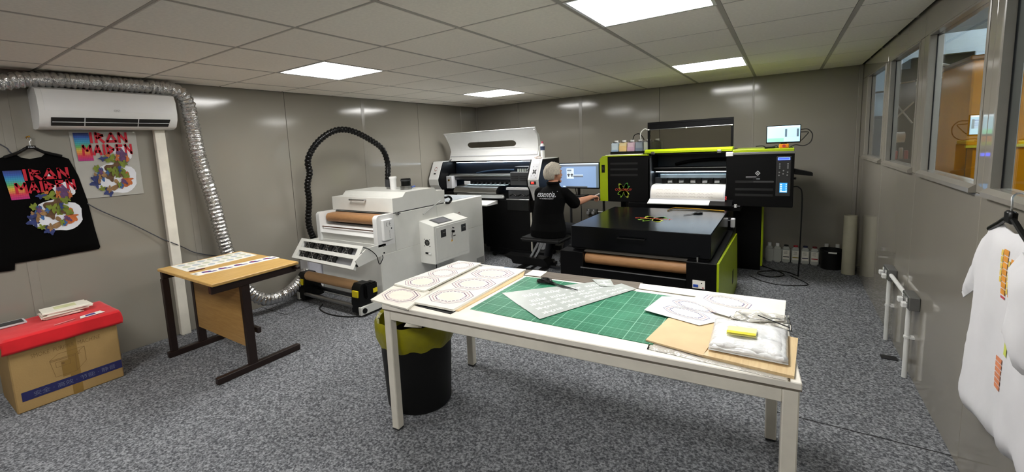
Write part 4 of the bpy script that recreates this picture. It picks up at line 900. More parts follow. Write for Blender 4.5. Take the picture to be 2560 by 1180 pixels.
for z in (.872, .818):
    y = 4.80+(.90-z)*.48-.012
    k = B().cyl((-2.512, y-.004, z), (-2.512, y+.03, z), .022, 18).build('dial_ring', INKK, t, True); B().cyl((-2.518, y-.018, z+.004), (-2.518, y, z+.004), .014, 16).build('dial', WHITEP, k, True)
# interior and lower body
NAVYB = mat('printer_interior', '#0d131c', rough=.35, var=.1)
B().box(-4.0, -2.60, 5.14, 5.35, .77, 1.285, .003).build('back_panel', NAVYB, t)
B().box(-4.0, -2.60, 4.86, 5.14, .77, .86).build('bed_base', BLACKM, t)
B().box(-4.0, -2.6, 5.09, 5.14, 1.262, 1.285).build('top_rail', BLACKM, t); B().box(-3.95, -2.65, 5.10, 5.12, 1.254, 1.262).build('led_strip', mat('bay_led', '#ffffff', var=0, emit=(.72, .87, 1), es=13), t)
B().box(-3.30, -2.60, 4.82, 5.25, .12, .77, .004).build('right_cabinet', BLACKM, t); B().box(-2.925, -2.605, 4.79, 4.82, .64, .775, .003).build('drawer', BLACKG, t)
B().box(-4.15, -3.3, 4.95, 5.25, .12, .77, .004).build('left_cabinet', BLACKM, t); B().box(-2.602, -2.585, 4.81, 4.83, .12, .62, .002).build('corner_strip', OFFW, t)
B().box(-2.585, -2.50, 4.95, 5.2, .12, .46, .004).build('side_box', GREYW, t)
for y in (4.82, 5.22): B().box(-3.24, -2.40, y, y+.07, .06, .12, .004).build('stand_beam', BLACKM, t)
for x, y in ((-3.18, 4.85), (-2.50, 4.85), (-3.18, 5.25), (-2.50, 5.25)): B().cyl((x, y-.012, .03), (x, y+.012, .03), .03, 16).build('castor', RUBBER, t, True)
B().box(-3.985, -2.60, 4.975, 5.02, 1.062, 1.105, .004).build('gantry_beam', STEEL, t); B().cyl((-3.985, 4.965, 1.085), (-2.6, 4.965, 1.085), .007, 10).build('gantry_rod', ALU, t, True)
B().box(-3.985, -2.60, 4.985, 5.02, 1.018, 1.058, .003).build('gantry_lower', STEELD, t)
B().box(-4.0, -3.90, 4.90, 5.02, .90, 1.075, .004).build('left_bracket', GREYW, t); B().cyl((-3.95, 4.888, 1.02), (-3.95, 4.90, 1.02), .014, 12).build('pulley', BRASS, t, True)
B().box(-3.73, -2.93, 4.965, 4.985, .945, 1.012).build('pinch_backing', BLACKM, t); B().box(-3.72, -3.62, 4.955, 4.968, .955, 1.005, .002).build('pinch_cover', GREYW, t)
for k in range(9): B().cyl((-3.56+.073*k, 4.945, .972), (-3.53+.073*k, 4.945, .972), .016, 12).build('pinch_roller', STEELD, t, True)
q = B(); arc = [(4.975, .955), (4.87, .950), (4.80, .935), (4.76, .905), (4.75, .870), (4.765, .845)]
q.prism([*arc, (4.79, .845), (4.975, .93)], 0, -3.76, -3.06); q.build('platen', STEEL, t, True)
B().box(-3.62, -2.98, 4.84, 4.97, .956, .959).build('media', mat('bluish_media', '#c4dbe6', rough=.35), t)
B().box(-3.70, -2.95, 4.745, 4.775, .795, .845, .006).build('heater_bar', ALU, t); B().cyl((-2.96, 4.755, .82), (-2.945, 4.755, .82), .014, 12).build('heater_knob', WHITEP, t, True)
ca = B().box(-2.91, -2.63, 4.87, 4.96, .955, 1.130, .008).build('print_carriage', DARKG, t)
for z in (1.075, 1.05, 1.025):
    for xa in (-2.89, -2.765): B().box(xa, xa+.10, 4.867, 4.872, z-.005, z+.005).build('vent_slot', INKK, ca)
B().box(-2.85, -2.62, 4.90, 5.0, 1.185, 1.20, .003).build('carriage_top_plate', STEELD, ca)
for k in range(5): B().cyl((-2.815+.035*k, 4.93, 1.130), (-2.815+.035*k, 4.93, 1.168), .014, 12).build('ink_damper', mat('pale_damper', '#dfe6e0', rough=.3), ca, True)
B().box(-2.93, -2.60, 4.79, 4.84, .905, .935, .003).build('capping_tray', GREYW, t); B().box(-2.90, -2.60, 4.80, 4.86, .79, .90).build('wiper_bay', STEELD, t)
for k in range(5): B().cyl((-2.88+.06*k, 4.795, .83+.02*(k % 2)), (-2.84+.06*k, 4.785, .85-.02*(k % 2)), .009, 8).build('ink_tube', INKK, t, True)
B().box(-2.93, -2.60, 4.785, 4.80, .778, .790, .002).build('bay_rail', ALU, t)
B().tube(spline([(-3.6, 5.10, 1.10), (-3.45, 5.08, 1.125), (-3.2, 5.07, 1.145), (-2.95, 5.06, 1.145)]), .012, 8).build('cable_chain', mat('blue_sheen_chain', '#24354a', rough=.3), t, True)
# raised lid with window
Lb0, Lb1 = Vector((-4.02, 5.06, 1.285)), Vector((-2.62, 5.06, 1.275)); Lt0, Lt1 = Vector((-4.06, 4.985, 1.660)), Vector((-2.575, 4.985, 1.662))
def lm(u, v, d=0):
    p = Lb0.lerp(Lb1, u).lerp(Lt0.lerp(Lt1, u), v); return p+Vector((0, d+.06*math.sin(v*math.pi), 0))
q = B(); N = 10
us = [0, .26, .78, 1]; vs = [i/N for i in range(N+1)]
w0, w1 = .46, .70
def strip(u0, u1, v0, v1, n=6):
    for i in range(n):
        a, c_ = v0+(v1-v0)*i/n, v0+(v1-v0)*(i+1)/n
        q.slab([lm(u0, a), lm(u1, a), lm(u1, c_), lm(u0, c_)], (0, .012, 0))
strip(0, 1, 0, w0); strip(0, 1, w1, 1); strip(0, .22, w0, w1, 4); strip(.80, 1, w0, w1, 4)
LD = q.build('lid', WHITEP, t)
def stadium(k):
    o_ = []
    for i in range(11):
        a = math.pi/2+math.pi*i/10; o_.append((.275+.043*k*math.cos(a), .58+.105*k*math.sin(a)))
    for i in range(11):
        a = -math.pi/2+math.pi*i/10; o_.append((.735+.043*k*math.cos(a), .58+.105*k*math.sin(a)))
    return o_
q = B(); outer = [(.20, w1+.03), (.20, w0-.03), (.82, w0-.03), (.82, w1+.03)]
st = stadium(1); n_ = len(st)
ring = []
for (u, v) in st:
    du, dv = u-.505, v-.58; k_ = min(.315/max(1e-6, abs(du)), .15/max(1e-6, abs(dv))); ring.append((.505+du*k_, .58+dv*k_))
for i in range(n_):
    j = (i+1) % n_; q.face([lm(*st[i], -.004), lm(*st[j], -.004), lm(*ring[j], -.004), lm(*ring[i], -.004)])
q.build('window_bezel', WHITEP, LD)
q = B(); q.slab([lm(u, v, -.001) for u, v in st], (0, .004, 0)); q.build('lid_window', SMOKEG, LD)
for i in range(5):
    for v in (w0-.015, w1+.015):
        p = lm(.24+.13*i, v, -.005); B().cyl(p, p+Vector((0, -.003, 0)), .004, 8).build('screw', ALU, LD, True)
q = B(); 
for i in range(4): 
    a, c_ = .0+.05*i, .05+.05*i
q.slab([lm(0, .17, -.006), lm(1, .17, -.006), lm(1, .20, -.006), lm(0, .20, -.006)], (0, .006, 0)); q.build('lid_fold', GREYW, LD)
for u, xo in ((0, -.0), (1, 0)):
    q = B(); q.prism([(5.055, 1.28), (5.09, 1.28), (5.16, 1.45), (5.10, 1.60), (4.985, 1.665), (4.975, 1.655), (5.06, 1.56), (5.115, 1.45)], 0, lm(u, .5).x-.008, lm(u, .5).x+.008); q.build('lid_side', WHITEP, LD)
q = B(); q.slab([lm(0, 1), lm(1, 1), lm(1, 1)+Vector((0, -.02, .022)), lm(0, 1)+Vector((0, -.02, .022))], (0, .006, .004)); q.build('lid_lip', WHITEP, LD)
for x, z in ((-4.0, 1.0), (-2.59, 1.0)): B().cyl((x-.03, 4.80, 1.15), (x-.0, 5.04, 1.31), .008, 8).build('gas_strut', STEELD, t, True)
# parts outside
B().box(-4.20, -4.05, 5.30, 5.55, 1.0, 1.58, .004).build('rear_column', BLACKM, t); B().box(-2.60, -2.44, 5.10, 5.36, .77, 1.272, .004).build('rear_box', BLACKM, t)
q = B().prism([(4.52, .725), (4.52, .74), (4.78, .77), (4.78, .72)], 0, -3.60, -3.06); q.build('front_tray', WHITEP, t)
can = (-2.505, 5.02, 1.292)
t = thing('spray_can', 'white aerosol can with pink cap standing on the white printer', 'spray can', can)
B().lathe([(.001, 0), (.026, 0), (.027, .005), (.027, .165), (.018, .185), (.001, .186)], can, 20).build('can', WHITEP, t, True); B().lathe([(.001, .186), (.013, .186), (.012, .212), (.001, .214)], can, 14).build('cap', mat('pink_cap', '#c05868', rough=.4), t, True); B().lathe([(.0274, .10), (.0276, .10), (.0276, .15), (.0274, .15)], can, 20, False).build('label_band', mat('navy_label', '#33405c', rough=.5, var=.3, scale=80), t, True)
tag(B().sphere((-2.53, 4.90, 1.312), .03, 14, 8, (1, 1, .7)).sphere((-2.48, 4.885, 1.305), .022, 12, 8, (1.4, 1, .6)).build('cleaning_wipe', mat('crumpled_wipe', '#e6d8d2', rough=.8, var=.15, scale=50, bump=.8), smooth=True), 'crumpled pinkish wipe on the white printer console', 'wipe')
# ------------------------------------------------------------------ lime and black printer
t = thing('lime_printer', 'wide black and lime green printer with raised smoked lid', 'printer', (-.83, 5.35, 0))
gy, gb = 5.0, 5.68
B().box(-1.67, -1.195, gy, gb, .768, 1.288, .006).build('left_housing', BLACKM, t)
q = B().prism([(-1.757, .772), (-1.757, 1.262), (-1.725, 1.296), (-1.668, 1.296), (-1.668, .772)], 1, gy-.012, gb); q.build('lime_end', LIME, t)
B().box(-1.735, -1.698, gy-.015, gy-.011, 1.105, 1.195, .003).build('badge_plate', BLACK, t)
q = B(); mpz = lambda u, v: Vector((-1.735+.037*u, gy-.0158, 1.105+.09*v)); q.ribbon([(.3, .35), (.3, .72), (.7, .35), (.7, .72)], .07, mpz); q.build('badge_mark', mat('dim_mark', '#4a4a40', rough=.5), t)
B().box(-1.70, -1.215, gy-.004, gb, 1.288, 1.300, .003).build('lime_left_top', LIME, t); B().box(-1.70, -1.31, gy+.02, gy+.16, 1.300, 1.306).build('white_ledge', PAPER, t)
for z in (1.206, 1.140, 1.075): B().box(-1.64, -1.328, gy-.0015, gy+.003, z-.013, z+.013, .006, 2).build('vent_slot', INKK, t)
# splash logo with red word
def splash(par, mp, mpt, thick=.0):
    Gs = [mat('splash_'+k, c, rough=.6, var=.3, scale=70) for k, c in (('a', '#b4c83c'), ('b', '#4f9a3a'), ('c', '#8cc030'), ('d', '#c8d048'))]
    for k, (a, L) in enumerate(((2.35, .62), (.85, .62), (3.95, .62), (5.35, .66))):
        q = B()
        for s_ in range(9):
            aa = a+(s_-4)*.085; l2 = L*(.7+.35*abs(math.sin(s_*2.7+k))); d = Vector((math.cos(aa), math.sin(aa))); n = Vector((-d.y, d.x))*.045
            q.face([mp(*p) for p in (Vector((.5, .5))+d*.04-n*.6, Vector((.5, .5))+d*l2*.5-n*1.3, Vector((.5, .5))+d*l2*.78, Vector((.5, .5))+d*l2*.5+n*1.3, Vector((.5, .5))+d*.04+n*.6)])
        q.build('splash', Gs[k], par)
    text('red_word', 'COLORJOY', mat('red_word_print', '#d04a30', rough=.6, var=.15), par, lambda u, v: mpt(-.08+1.14*u, .42+.17*v), shear=.2, bold=.01)
splash(t, lambda u, v: Vector((-1.57+.17*u, gy-.0012, .805+.20*v)), lambda u, v: Vector((-1.57+.17*u, gy-.0022, .805+.20*v)))
# right housing
rh = B().box(-.465, .092, gy, gb, .760, 1.292, .006).build('right_housing', BLACKM, t)
B().box(-.41, .088, gy-.006, gb, 1.292, 1.320, .004).build('lime_right_top', LIME, t); B().box(-.41, .094, gy-.010, gy+.0, 1.270, 1.293, .003).build('grey_trim', mat('grey_trim_m', '#6a6a66', rough=.4), t)
B().box(-.468, -.405, gy-.012, gy+.10, 1.258, 1.300, .004).build('white_corner', WHITEP, t)
for z in (1.005, .930, .874): B().box(-.385, -.065, gy-.0015, gy+.003, z-.013, z+.013, .006, 2).build('vent_slot', INKK, t)
B().box(-.23, -.063, gy-.0022, gy, .998, 1.014, .003).build('dust_strip', mat('dusty_strip', '#3a3a3a', rough=.8), t)
q = B(); mpl = lambda u, v: Vector((-.195+u, gy-.0015, 1.088+v)); q.ribbon([(-.018, 0), (0, .021), (.018, 0), (0, -.021), (-.018, 0)], .006, mpl); q.ribbon([(-.004, 0), (.004, 0)], .008, mpl); q.build('diamond_logo', mat('white_logo', '#c8c8c8', rough=.5), t)
for a, c_, z, m_ in ((-.293, -.205, 1.052, GREYW), (-.205, -.176, 1.052, DARKG), (-.293, -.24, 1.041, DARKG), (-.235, -.205, 1.033, DARKG), (-.205, -.176, 1.033, GREYW)): B().box(a, c_, gy-.0014, gy, z-.0025, z+.0025).build('logo_line', m_, t)
pn = B().box(-.047, .069, gy-.016, gy, .868, 1.247, .006).build('control_panel', mat('panel_grey', '#2c2c2c', rough=.4), t)
BLUE = mat('blue_display', '#1030ff', var=0, emit=(.03, .05, 1), es=2.2); BLUE2 = mat('blue_display_frame', '#3060ff', var=0, emit=(.12, .2, 1), es=2.0)
B().box(-.036, .058, gy-.018, gy-.015, 1.212, 1.236, .002).build('lcd_frame', BLUE2, pn); B().box(-.030, .052, gy-.0190, gy-.017, 1.216, 1.231).build('lcd', BLUE, pn)
for x, z in ((-.020, 1.175), (-.020, 1.155), (-.020, 1.137), (.043, 1.175), (.043, 1.155), (.043, 1.137), (.010, 1.112), (-.022, 1.096), (.042, 1.098), (.008, 1.082), (-.024, 1.068), (.040, 1.070)):
    B().cyl((x, gy-.021, z), (x, gy-.015, z), .0062, 12).build('button', ALU, pn, True)
sc = B().box(-.017, .043, gy-.0175, gy-.0155, .905, .998).build('touch_display', mat('cyan_display', '#2a86c0', var=0, emit=(.03, .22, .5), es=1.0), pn)
for k in range(4):
    B().box(-.012, .002, gy-.0182, gy-.0174, .978-.018*k, .986-.018*k).build('icon', mat('icon_white', '#ffffff', var=0, emit=(.5, .8, 1), es=1), pn); B().box(.032, .038, gy-.0182, gy-.0174, .978-.018*k, .986-.018*k).build('icon', MATS['icon_white'], pn)
B().box(-.012, .040, gy-.0182, gy-.0174, .910, .917).build('icon_bar', MATS['icon_white'], pn)
# middle bay
GUN = mat('bay_interior', '#10212b', rough=.3, var=.15)
B().box(-1.195, -.465, 5.36, gb, .768, 1.30, .003).build('bay_back', GUN, t); B().box(-1.195, -.465, 5.0, 5.36, .768, .80).build('bay_floor', BLACKM, t)
B().box(-1.24, -.42, gy+.04, gb, 1.296, 1.318, .003).build('bay_roof', BLACKM, t)
B().prism([(gy+.01, 1.312), (gy+.01, 1.332), (gy+.05, 1.352), (gy+.22, 1.352), (gy+.22, 1.312)], 0, -1.258, -.415).build('lime_beam', LIME, t)
B().prism([(gy+.0, .80), (gy+.0, 1.25), (gy+.04, 1.288), (gy+.06, 1.288), (gy+.06, .80)], 0, -1.215, -1.192).build('bay_frame', DARKG, t)
B().box(-1.195, -.465, 5.16, 5.36, 1.10, 1.145, .004).build('gantry', BLACKM, t); B().box(-1.195, -.465, 5.15, 5.165, 1.138, 1.144).build('gantry_edge', ALU, t)
B().box(-1.18, -.48, 5.19, 5.21, 1.092, 1.100).build('led_strip', mat('bay_led', '#ffffff', var=0, emit=(.72, .87, 1), es=13), t)
B().tube(spline([(-1.0, 5.33, 1.17), (-.85, 5.32, 1.20), (-.65, 5.31, 1.215), (-.47, 5.30, 1.22)]), .018, 8).build('cable_chain', BLACK, t, True)
B().box(-1.13, -.467, 5.185, 5.24, 1.025, 1.068, .003).build('carriage_rail', mat('rail_blue_white', '#bcd0e0', rough=.25, metal=.4), t); B().box(-1.195, -.467, 5.22, 5.30, .955, 1.03).build('clamp_back', DARKG, t)
for k in range(6):
    x = -1.085+.116*k
    c_ = B().box(x-.025, x+.025, 5.165, 5.225, .970, 1.025, .006).build('pinch_clamp', BLACK, t); B().box(x+.032, x+.084, 5.18, 5.22, .975, 1.0, .003).build('clamp_spacer', ALU, t)
arc = [(5.28, .962)]+[(5.07-.11*math.sin(a*math.pi/12), .845+.115*math.cos(a*math.pi/12)) for a in range(0, 7)]+[(4.958, .80), (4.975, .79), (5.28, .94)]
B().prism(arc, 0, -1.188, -.467).build('curved_platen', GREYW, t, True)
MED = mat('white_media', '#e6e2dc', rough=.4, var=.03)
q = B()
def md_(u, v):
    if v < .4: return Vector((-1.18+.70*u, 5.25-(5.25-5.07)*v/.4, .9635+.0))
    a = (v-.4)/.6*math.pi/2*1.12; return Vector((-1.18+.70*u, 5.07-.1125*math.sin(a), .845+.1175*math.cos(a)))
me_ = q.grid(md_, 6, 20).build('media_web', MED, t, True)
for v in (.74, .86, .95):
    for k in range(7):
        mpm = (lambda v, k: lambda a, b_: md_(.08+.115*k+.09*a, v-.05*b_)+Vector((0, -.0012, .0004)))(v, k)
        q = B(); q.ribbon([(0, .2), (.3, .8), (.5, .2), (.8, .8), (1, .2)], .16, mpm); q.build('media_print', mat('pale_grey_print', '#cfc9c2', rough=.5), me_)
q = B().prism([(4.86, .775), (4.86, .783), (5.0, .826), (5.0, .80)], 0, -1.195, -.60); q.build('white_catch_tray', WHITEP, t)
q = B().prism([(4.86, .765), (4.86, .778), (5.0, .822), (5.0, .76)], 0, -.60, -.40); q.build('black_shelf', BLACKM, t)
B().box(-1.42, -.33, 4.95, 5.2, .715, .768, .004).build('cross_beam', BLACKM, t)
k = B().cyl((-.37, 4.93, .755), (-.37, 4.93, .785), .012, 12).build('levelling_knob', WHITEP, t, True)
# raised smoked lid
lz0, lz1, ly_ = 1.352, 1.650, 5.13
q = B(); 
for bx in ((-1.252, -.418, lz1-.02, lz1), (-1.252, -1.232, lz0, lz1-.02), (-.440, -.418, lz0, lz1-.02)): q.box(bx[0], bx[1], ly_-.006, ly_+.03, bx[2], bx[3])
lf = q.build('lid_frame', BLACKM, t); B().box(-1.232, -.44, ly_+.006, ly_+.010, lz0, lz1-.02).build('lid_pane', SMOKEG, lf)
B().box(-1.232, -.44, ly_-.003, ly_+.006, lz1-.085, lz1-.02).build('lid_top_band', BLACKM, lf)
B().cyl((-1.24, ly_-.008, 1.568), (-.43, ly_-.008, 1.572), .003, 8).build('lid_rod', ALU, lf, True)
for x in (-1.24, -.855, -.43): B().sphere((x, ly_-.010, 1.569), .008, 10, 8).build('rod_end', WHITEP, lf, True)
for x in (-1.17, -.53): B().box(x-.02, x+.02, gy+.0, gy+.02, 1.300, 1.326, .005).build('hinge', STEEL, t)
# ink tanks on top left
tr = B().box(-1.715, -1.135, 5.24, 5.40, 1.300, 1.335, .004).build('tank_tray', BLACK, t)
inks = ('#b9c6d2', '#d8c69c', '#cdb2c0', '#9fa8b8', '#cfd2cd', '#9a9d90')
for k, c_ in enumerate(inks):
    x = -1.705+.094*k
    m_ = mat('ink_tank_%d' % k, c_, rough=.25, var=.05); tk = B().box(x, x+.086, 5.25, 5.39, 1.335, 1.442, .008, 2).build('ink_tank', m_, tr)
    B().box(x, x+.086, 5.249, 5.251, 1.337, 1.337+.02+.015*((k*7) % 4)).build('ink_level', mat('ink_level_%d' % k, ('#8fa6c4', '#d8b880', '#bf9ab4', '#7c86a0', '#c8cbc6', '#8f9286')[k], rough=.3), tr)
    B().cyl((x+.043, 5.32, 1.442), (x+.043, 5.32, 1.468), .022, 14).build('tank_cap', WHITEP, tr, True); B().box(x+.026, x+.060, 5.25, 5.39, 1.442, 1.448).build('tank_strap', BLACK, tr)
B().tube(spline([(-1.47, 5.32, 1.468), (-1.45, 5.32, 1.52), (-1.40, 5.32, 1.535), (-1.36, 5.32, 1.50), (-1.34, 5.32, 1.46)]), .005, 6).build('ink_line', BLACK, tr, True); B().tube(spline([(-1.37, 5.30, 1.45), (-1.37, 5.29, 1.54), (-1.32, 5.28, 1.585), (-1.27, 5.26, 1.56), (-1.24, 5.2, 1.52)]), .006, 6).build('ink_line', WHITEP, tr, True)
# legs and right-hand arm
B().box(-.43, -.168, 5.46, 5.66, 0, .765, .005).build('right_leg', BLACKM, t); B().box(-.168, -.150, 5.46, 5.66, .05, .70, .003).build('lime_leg_panel', LIME, t)
B().box(-1.66, -1.60, 5.46, 5.60, 0, .77, .004).build('left_leg', BLACKM, t); B().box(-1.66, -.168, 5.50, 5.56, .10, .16, .003).build('stretcher', BLACKM, t)
B().prism([(.09, 1.075), (.09, 1.125), (.225, 1.090), (.235, 1.082), (.235, 1.055), (.10, 1.070)], 1, 5.06, 5.14).build('take_off_arm', BLACK, t); B().cyl((.10, 5.10, 1.04), (.10, 5.10, 1.02), .012, 10).build('arm_knob', BLACK, t, True)
o = tag(B().box(-.492, -.452, 4.965, 4.990, .83, .845, .004).box(-.490, -.454, 4.966, 4.989, .845, .866, .004).build('red_tape_roll', RED), 'small red tape roll on the black shelf of the lime printer', 'tape'); o.location.z -= .010
# small monitor, stop button, cables on top
t = thing('small_monitor', 'small lit monitor on top of the lime printer housing', 'monitor', (0, 5.2, 1.320))
B().box(-.140, .137, 5.195, 5.220, 1.365, 1.538, .004).build('bezel', BLACK, t)
s_ = B().box(-.133, .130, 5.1935, 5.1955, 1.378, 1.531).build('screen', mat('screen_paleblue', '#a8d4ea', var=0, rough=.2, emit=(.38, .62, .75), es=.75), t)
for a, c_, z0_, z1_, m_ in ((-.131, .004, 1.381, 1.415, mat('screen_green', '#7fd8a0', var=0, emit=(.2, .62, .38), es=.8)), (.012, .028, 1.425, 1.50, mat('screen_dark', '#40525c', var=0, emit=(.06, .1, .13), es=1)), (.105, .121, 1.425, 1.50, MATS['screen_dark']), (.028, .105, 1.425, 1.50, mat('screen_lilac', '#9ab4d0', var=0, emit=(.33, .45, .62), es=.9)), (-.131, .128, 1.517, 1.529, mat('screen_white', '#e8f4fa', var=0, emit=(.75, .88, .95), es=.95))):
    B().box(a, c_, 5.1925, 5.1937, z0_, z1_).build('screen_area', m_, s_)
B().box(-.02, .03, 5.21, 5.23, 1.325, 1.40).build('neck', BLACK, t); B().box(-.07, .08, 5.17, 5.27, 1.320, 1.327, .002).build('foot', BLACK, t)
t = thing('emergency_stop', 'orange emergency stop box below the small monitor', 'stop button', (.008, 5.075, 1.320))
B().box(-.032, .046, 5.05, 5.10, 1.320, 1.360, .005).build('box', ORANGE, t); B().cyl((.007, 5.038, 1.342), (.007, 5.05, 1.342), .014, 16).build('button', INKR, t, True)
tag(B().box(-.15, -.06, 5.08, 5.14, 1.320, 1.338, .006).build('power_adapter', BLACK), 'black power adapter on the lime printer top', 'adapter')
tag(B().tube(spline([(-.22, 5.10, 1.345), (-.17, 5.12, 1.348), (-.15, 5.14, 1.34), (-.13, 5.16, 1.328), (-.08, 5.17, 1.335), (-.05, 5.12, 1.345), (-.04, 5.11, 1.33)]), .004, 6).build('adapter_cable', RUBBER, smooth=True), 'tangled thin black cable beside the power adapter', 'cable')
tag(B().tube(spline([(.137, 5.21, 1.49), (.19, 5.21, 1.488), (.225, 5.21, 1.44), (.215, 5.21, 1.37), (.165, 5.21, 1.335), (.10, 5.21, 1.345), (.06, 5.22, 1.33)]), .004, 6).build('monitor_cable', RUBBER, smooth=True), 'black cable looping from the side of the small monitor', 'cable')
tag(B().tube(spline([(.137, 5.22, 1.465), (.185, 5.22, 1.463), (.195, 5.22, 1.455), (.17, 5.22, 1.42), (.14, 5.22, 1.385), (.10, 5.22, 1.37)]), .0035, 6).build('usb_cable', RUBBER, smooth=True), 'short black cable bent sharply behind the small monitor', 'cable')
tag(B().tube(spline([(.09, 5.15, .945), (.135, 5.15, .940), (.165, 5.18, .86), (.168, 5.25, .50), (.165, 5.36, .05), (.155, 5.385, .008), (.09, 5.47, .006), (.0, 5.50, .006), (-.15, 5.41, .006), (-.18, 5.30, .006), (-.07, 5.225, .006), (.04, 5.33, .006), (.03, 5.42, .006), (-.04, 5.52, .006), (-.15, 5.64, .006)], 10), .006, 8).build('power_cable', RUBBER, smooth=True), 'black power cable hanging from the lime printer and looping on the carpet', 'cable')
tag(B().tube(spline([(-.25, 5.20, .005), (-.15, 5.06, .005), (-.01, 4.985, .005), (.15, 5.02, .005), (.235, 5.09, .005), (.20, 5.2, .005), (.10, 5.36, .005)], 10), .004, 6).build('thin_floor_cable', RUBBER, smooth=True), 'thin black cable making a wide loop on the carpet by the lime printer', 'cable')
# ------------------------------------------------------------------ oven bed in front of the printer
t = thing('oven_bed', 'black lidded curing bed with lime side panel and brown front roller', 'machine', (-.93, 4.0, 0))
b0, b1 = -1.515, -.352
B().box(b0, b0+.20, 3.30, 3.45, .0, .582, .004).build('front_post', BLACKM, t); B().box(-.545, b1, 3.30, 3.45, .0, .590, .004).build('front_post', BLACKM, t)
B().box(b0+.20, -.545, 3.30, 3.45, .0, .455, .003).build('front_lower', BLACKM, t); B().box(b0, b1, 3.45, 4.80, .0, .588, .004).build('body', BLACKM, t)
B().box(b0+.20, -.545, 3.335, 3.45, .580, .590).build('roller_cover', mat('cover_grey', '#4a4640', rough=.35), t); B().box(b0+.18, -.545, 3.296, 3.30, .452, .460).build('steel_edge', ALU, t)
B().cyl((b0+.205, 3.37, .522), (-.548, 3.37, .522), .044, 28).build('brown_roller', BELT, t, True); B().cyl((b0+.185, 3.37, .522), (b0+.208, 3.37, .522), .030, 18).build('roller_bearing', BRASS, t, True)
q = B().prism([(3.31, .03), (3.305, .592), (4.755, .530), (4.90, .0), (3.32, .0)], 0, b1, b1+.014); q.build('lime_side', LIME, t)
B().box(b1+.014, b1+.0155, 4.33, 4.42, .15, .27).build('side_slot', INKK, t)
LID = mat('bed_lid_paint', '#08090b', rough=.2, var=.05, spec=.32)
ld = B().box(-1.442, -.395, 3.36, 4.52, .600, .782, .006).build('bed_lid', LID, t); B().box(-1.43, -.41, 3.38, 4.5, .588, .602).build('lid_seal', INKK, t)
h = B().cyl((-1.045, 3.335, .712), (-.839, 3.335, .712), .008, 10); h.cyl((-1.04, 3.335, .712), (-1.04, 3.36, .712), .006, 8); h.cyl((-.844, 3.335, .712), (-.844, 3.36, .712), .006, 8); h.build('lid_handle', BLACK, ld, True)
splash(ld, lambda u, v: Vector((-1.035+.27*u, 3.72+.33*v, .7835)), lambda u, v: Vector((-1.035+.27*u, 3.72+.33*v, .7848)))
B().cyl((-.475, 3.32, .590), (-.475, 3.32, .622), .006, 10).build('lock_pin', ALU, t, True)
s_ = B().box(-.502, -.422, 3.2975, 3.30, .403, .462).build('rating_plate', PAPER, t); B().box(-.498, -.465, 3.294, 3.2975, .412, .432, .002).build('breaker', mat('blue_switch', '#2a4fb0', rough=.4), s_); B().box(-.447, -.440, 3.2965, 3.2975, .440, .447).build('print_dot', INKK, s_); B().box(-.44, -.43, 3.2965, 3.2975, .408, .414).build('print_dot', INKR, s_)
B().box(-.38, -.345, 4.56, 4.62, .62, .70, .004).build('grey_bracket', GREYW, t); B().box(-1.44, -.36, 4.60, 4.80, .588, .68, .004).build('rear_step', BLACKM, t)
# wire frame and scissors on the lid
t = thing('wire_frame', 'bent brass rod frame lying on the black bed lid', 'rod frame', (-.65, 4.45, .782))
B().tube([(-.885, 4.37, .788), (-.86, 4.49, .792), (-.845, 4.505, .794)], .006, 8).build('short_rod', BRASS, t, True); B().tube([(-.845, 4.505, .794), (-.62, 4.49, .790), (-.42, 4.44, .788)], .007, 8).build('long_rod', BRASS, t, True)
scissors('scissors', 'black handled scissors on the black bed lid', (-.640, 4.24, 0), math.radians(237), .7825, .20)
# ------------------------------------------------------------------ bottles, bucket, tube by the back wall
by_ = 5.92; bl_lab = ['white plastic bottle with white cap next to the lime printer leg', 'second white capped plastic bottle from the lime printer leg', 'white ink bottle with black cap and black stripe by the back wall', 'white ink bottle with a faint yellow stripe by the back wall', 'white ink bottle with dark blue cap and stripe by the back wall', 'white ink bottle with red cap and red stripe by the back wall']
caps = [WHITEP, WHITEP, INKK, INKR, mat('dark_blue_cap', '#1c2348', rough=.5), mat('dark_red_cap', '#6a1c20', rough=.5)]; strp = [None, None, INKK, mat('olive_stripe', '#a09040', rough=.6), MATS['dark_blue_cap'], INKR]
BOT = mat('bottle_plastic', '#b4b6b0', rough=.4, var=.04)
for k, x in enumerate((-.096, -.018, .063, .150, .237, .320)):
    t = thing('ink_bottle', bl_lab[k], 'bottle', (x, by_, 0), 'ink bottles in a row by the back wall')
    hh = .185 if k < 2 else .190; B().box(x-.038, x+.038, by_-.03, by_+.03, 0, hh-.02, .012, 2).build('body', BOT, t); B().prism([(x-.034, hh-.022), (x+.034, hh-.022), (x+.018, hh), (x-.018, hh)], 1, by_-.022, by_+.022).build('shoulder', BOT, t)
    B().cyl((x, by_, hh), (x, by_, hh+(.035 if k < 2 else .016)), .018 if k < 2 else .021, 14).build('cap', caps[k], t, True)
    if strp[k]:
        lb = B().box(x-.030, x+.030, by_-.0315, by_-.030, .045, .15).build('label', PAPERC, t); B().box(x-.028, x+.028, by_-.0325, by_-.0315, .068, .078).build('label_stripe', strp[k], lb)
        for z in (.135, .122, .108): B().box(x-.020, x+.012, by_-.0322, by_-.0315, z, z+.003).build('label_text', GREYB, lb)
for x, lab in ((.425, 'white capped bottle half hidden behind the black bucket, left one'), (.520, 'white capped bottle half hidden behind the black bucket, right one')):
    t = thing('ink_bottle', lab, 'bottle', (x, 5.99, 0), 'bottles behind the black bucket'); B().box(x-.038, x+.038, 5.96, 6.02, 0, .19, .012, 2).build('body', BOT, t); B().cyl((x, 5.99, .19), (x, 5.99, .235), .018, 14).build('cap', WHITEP, t, True)
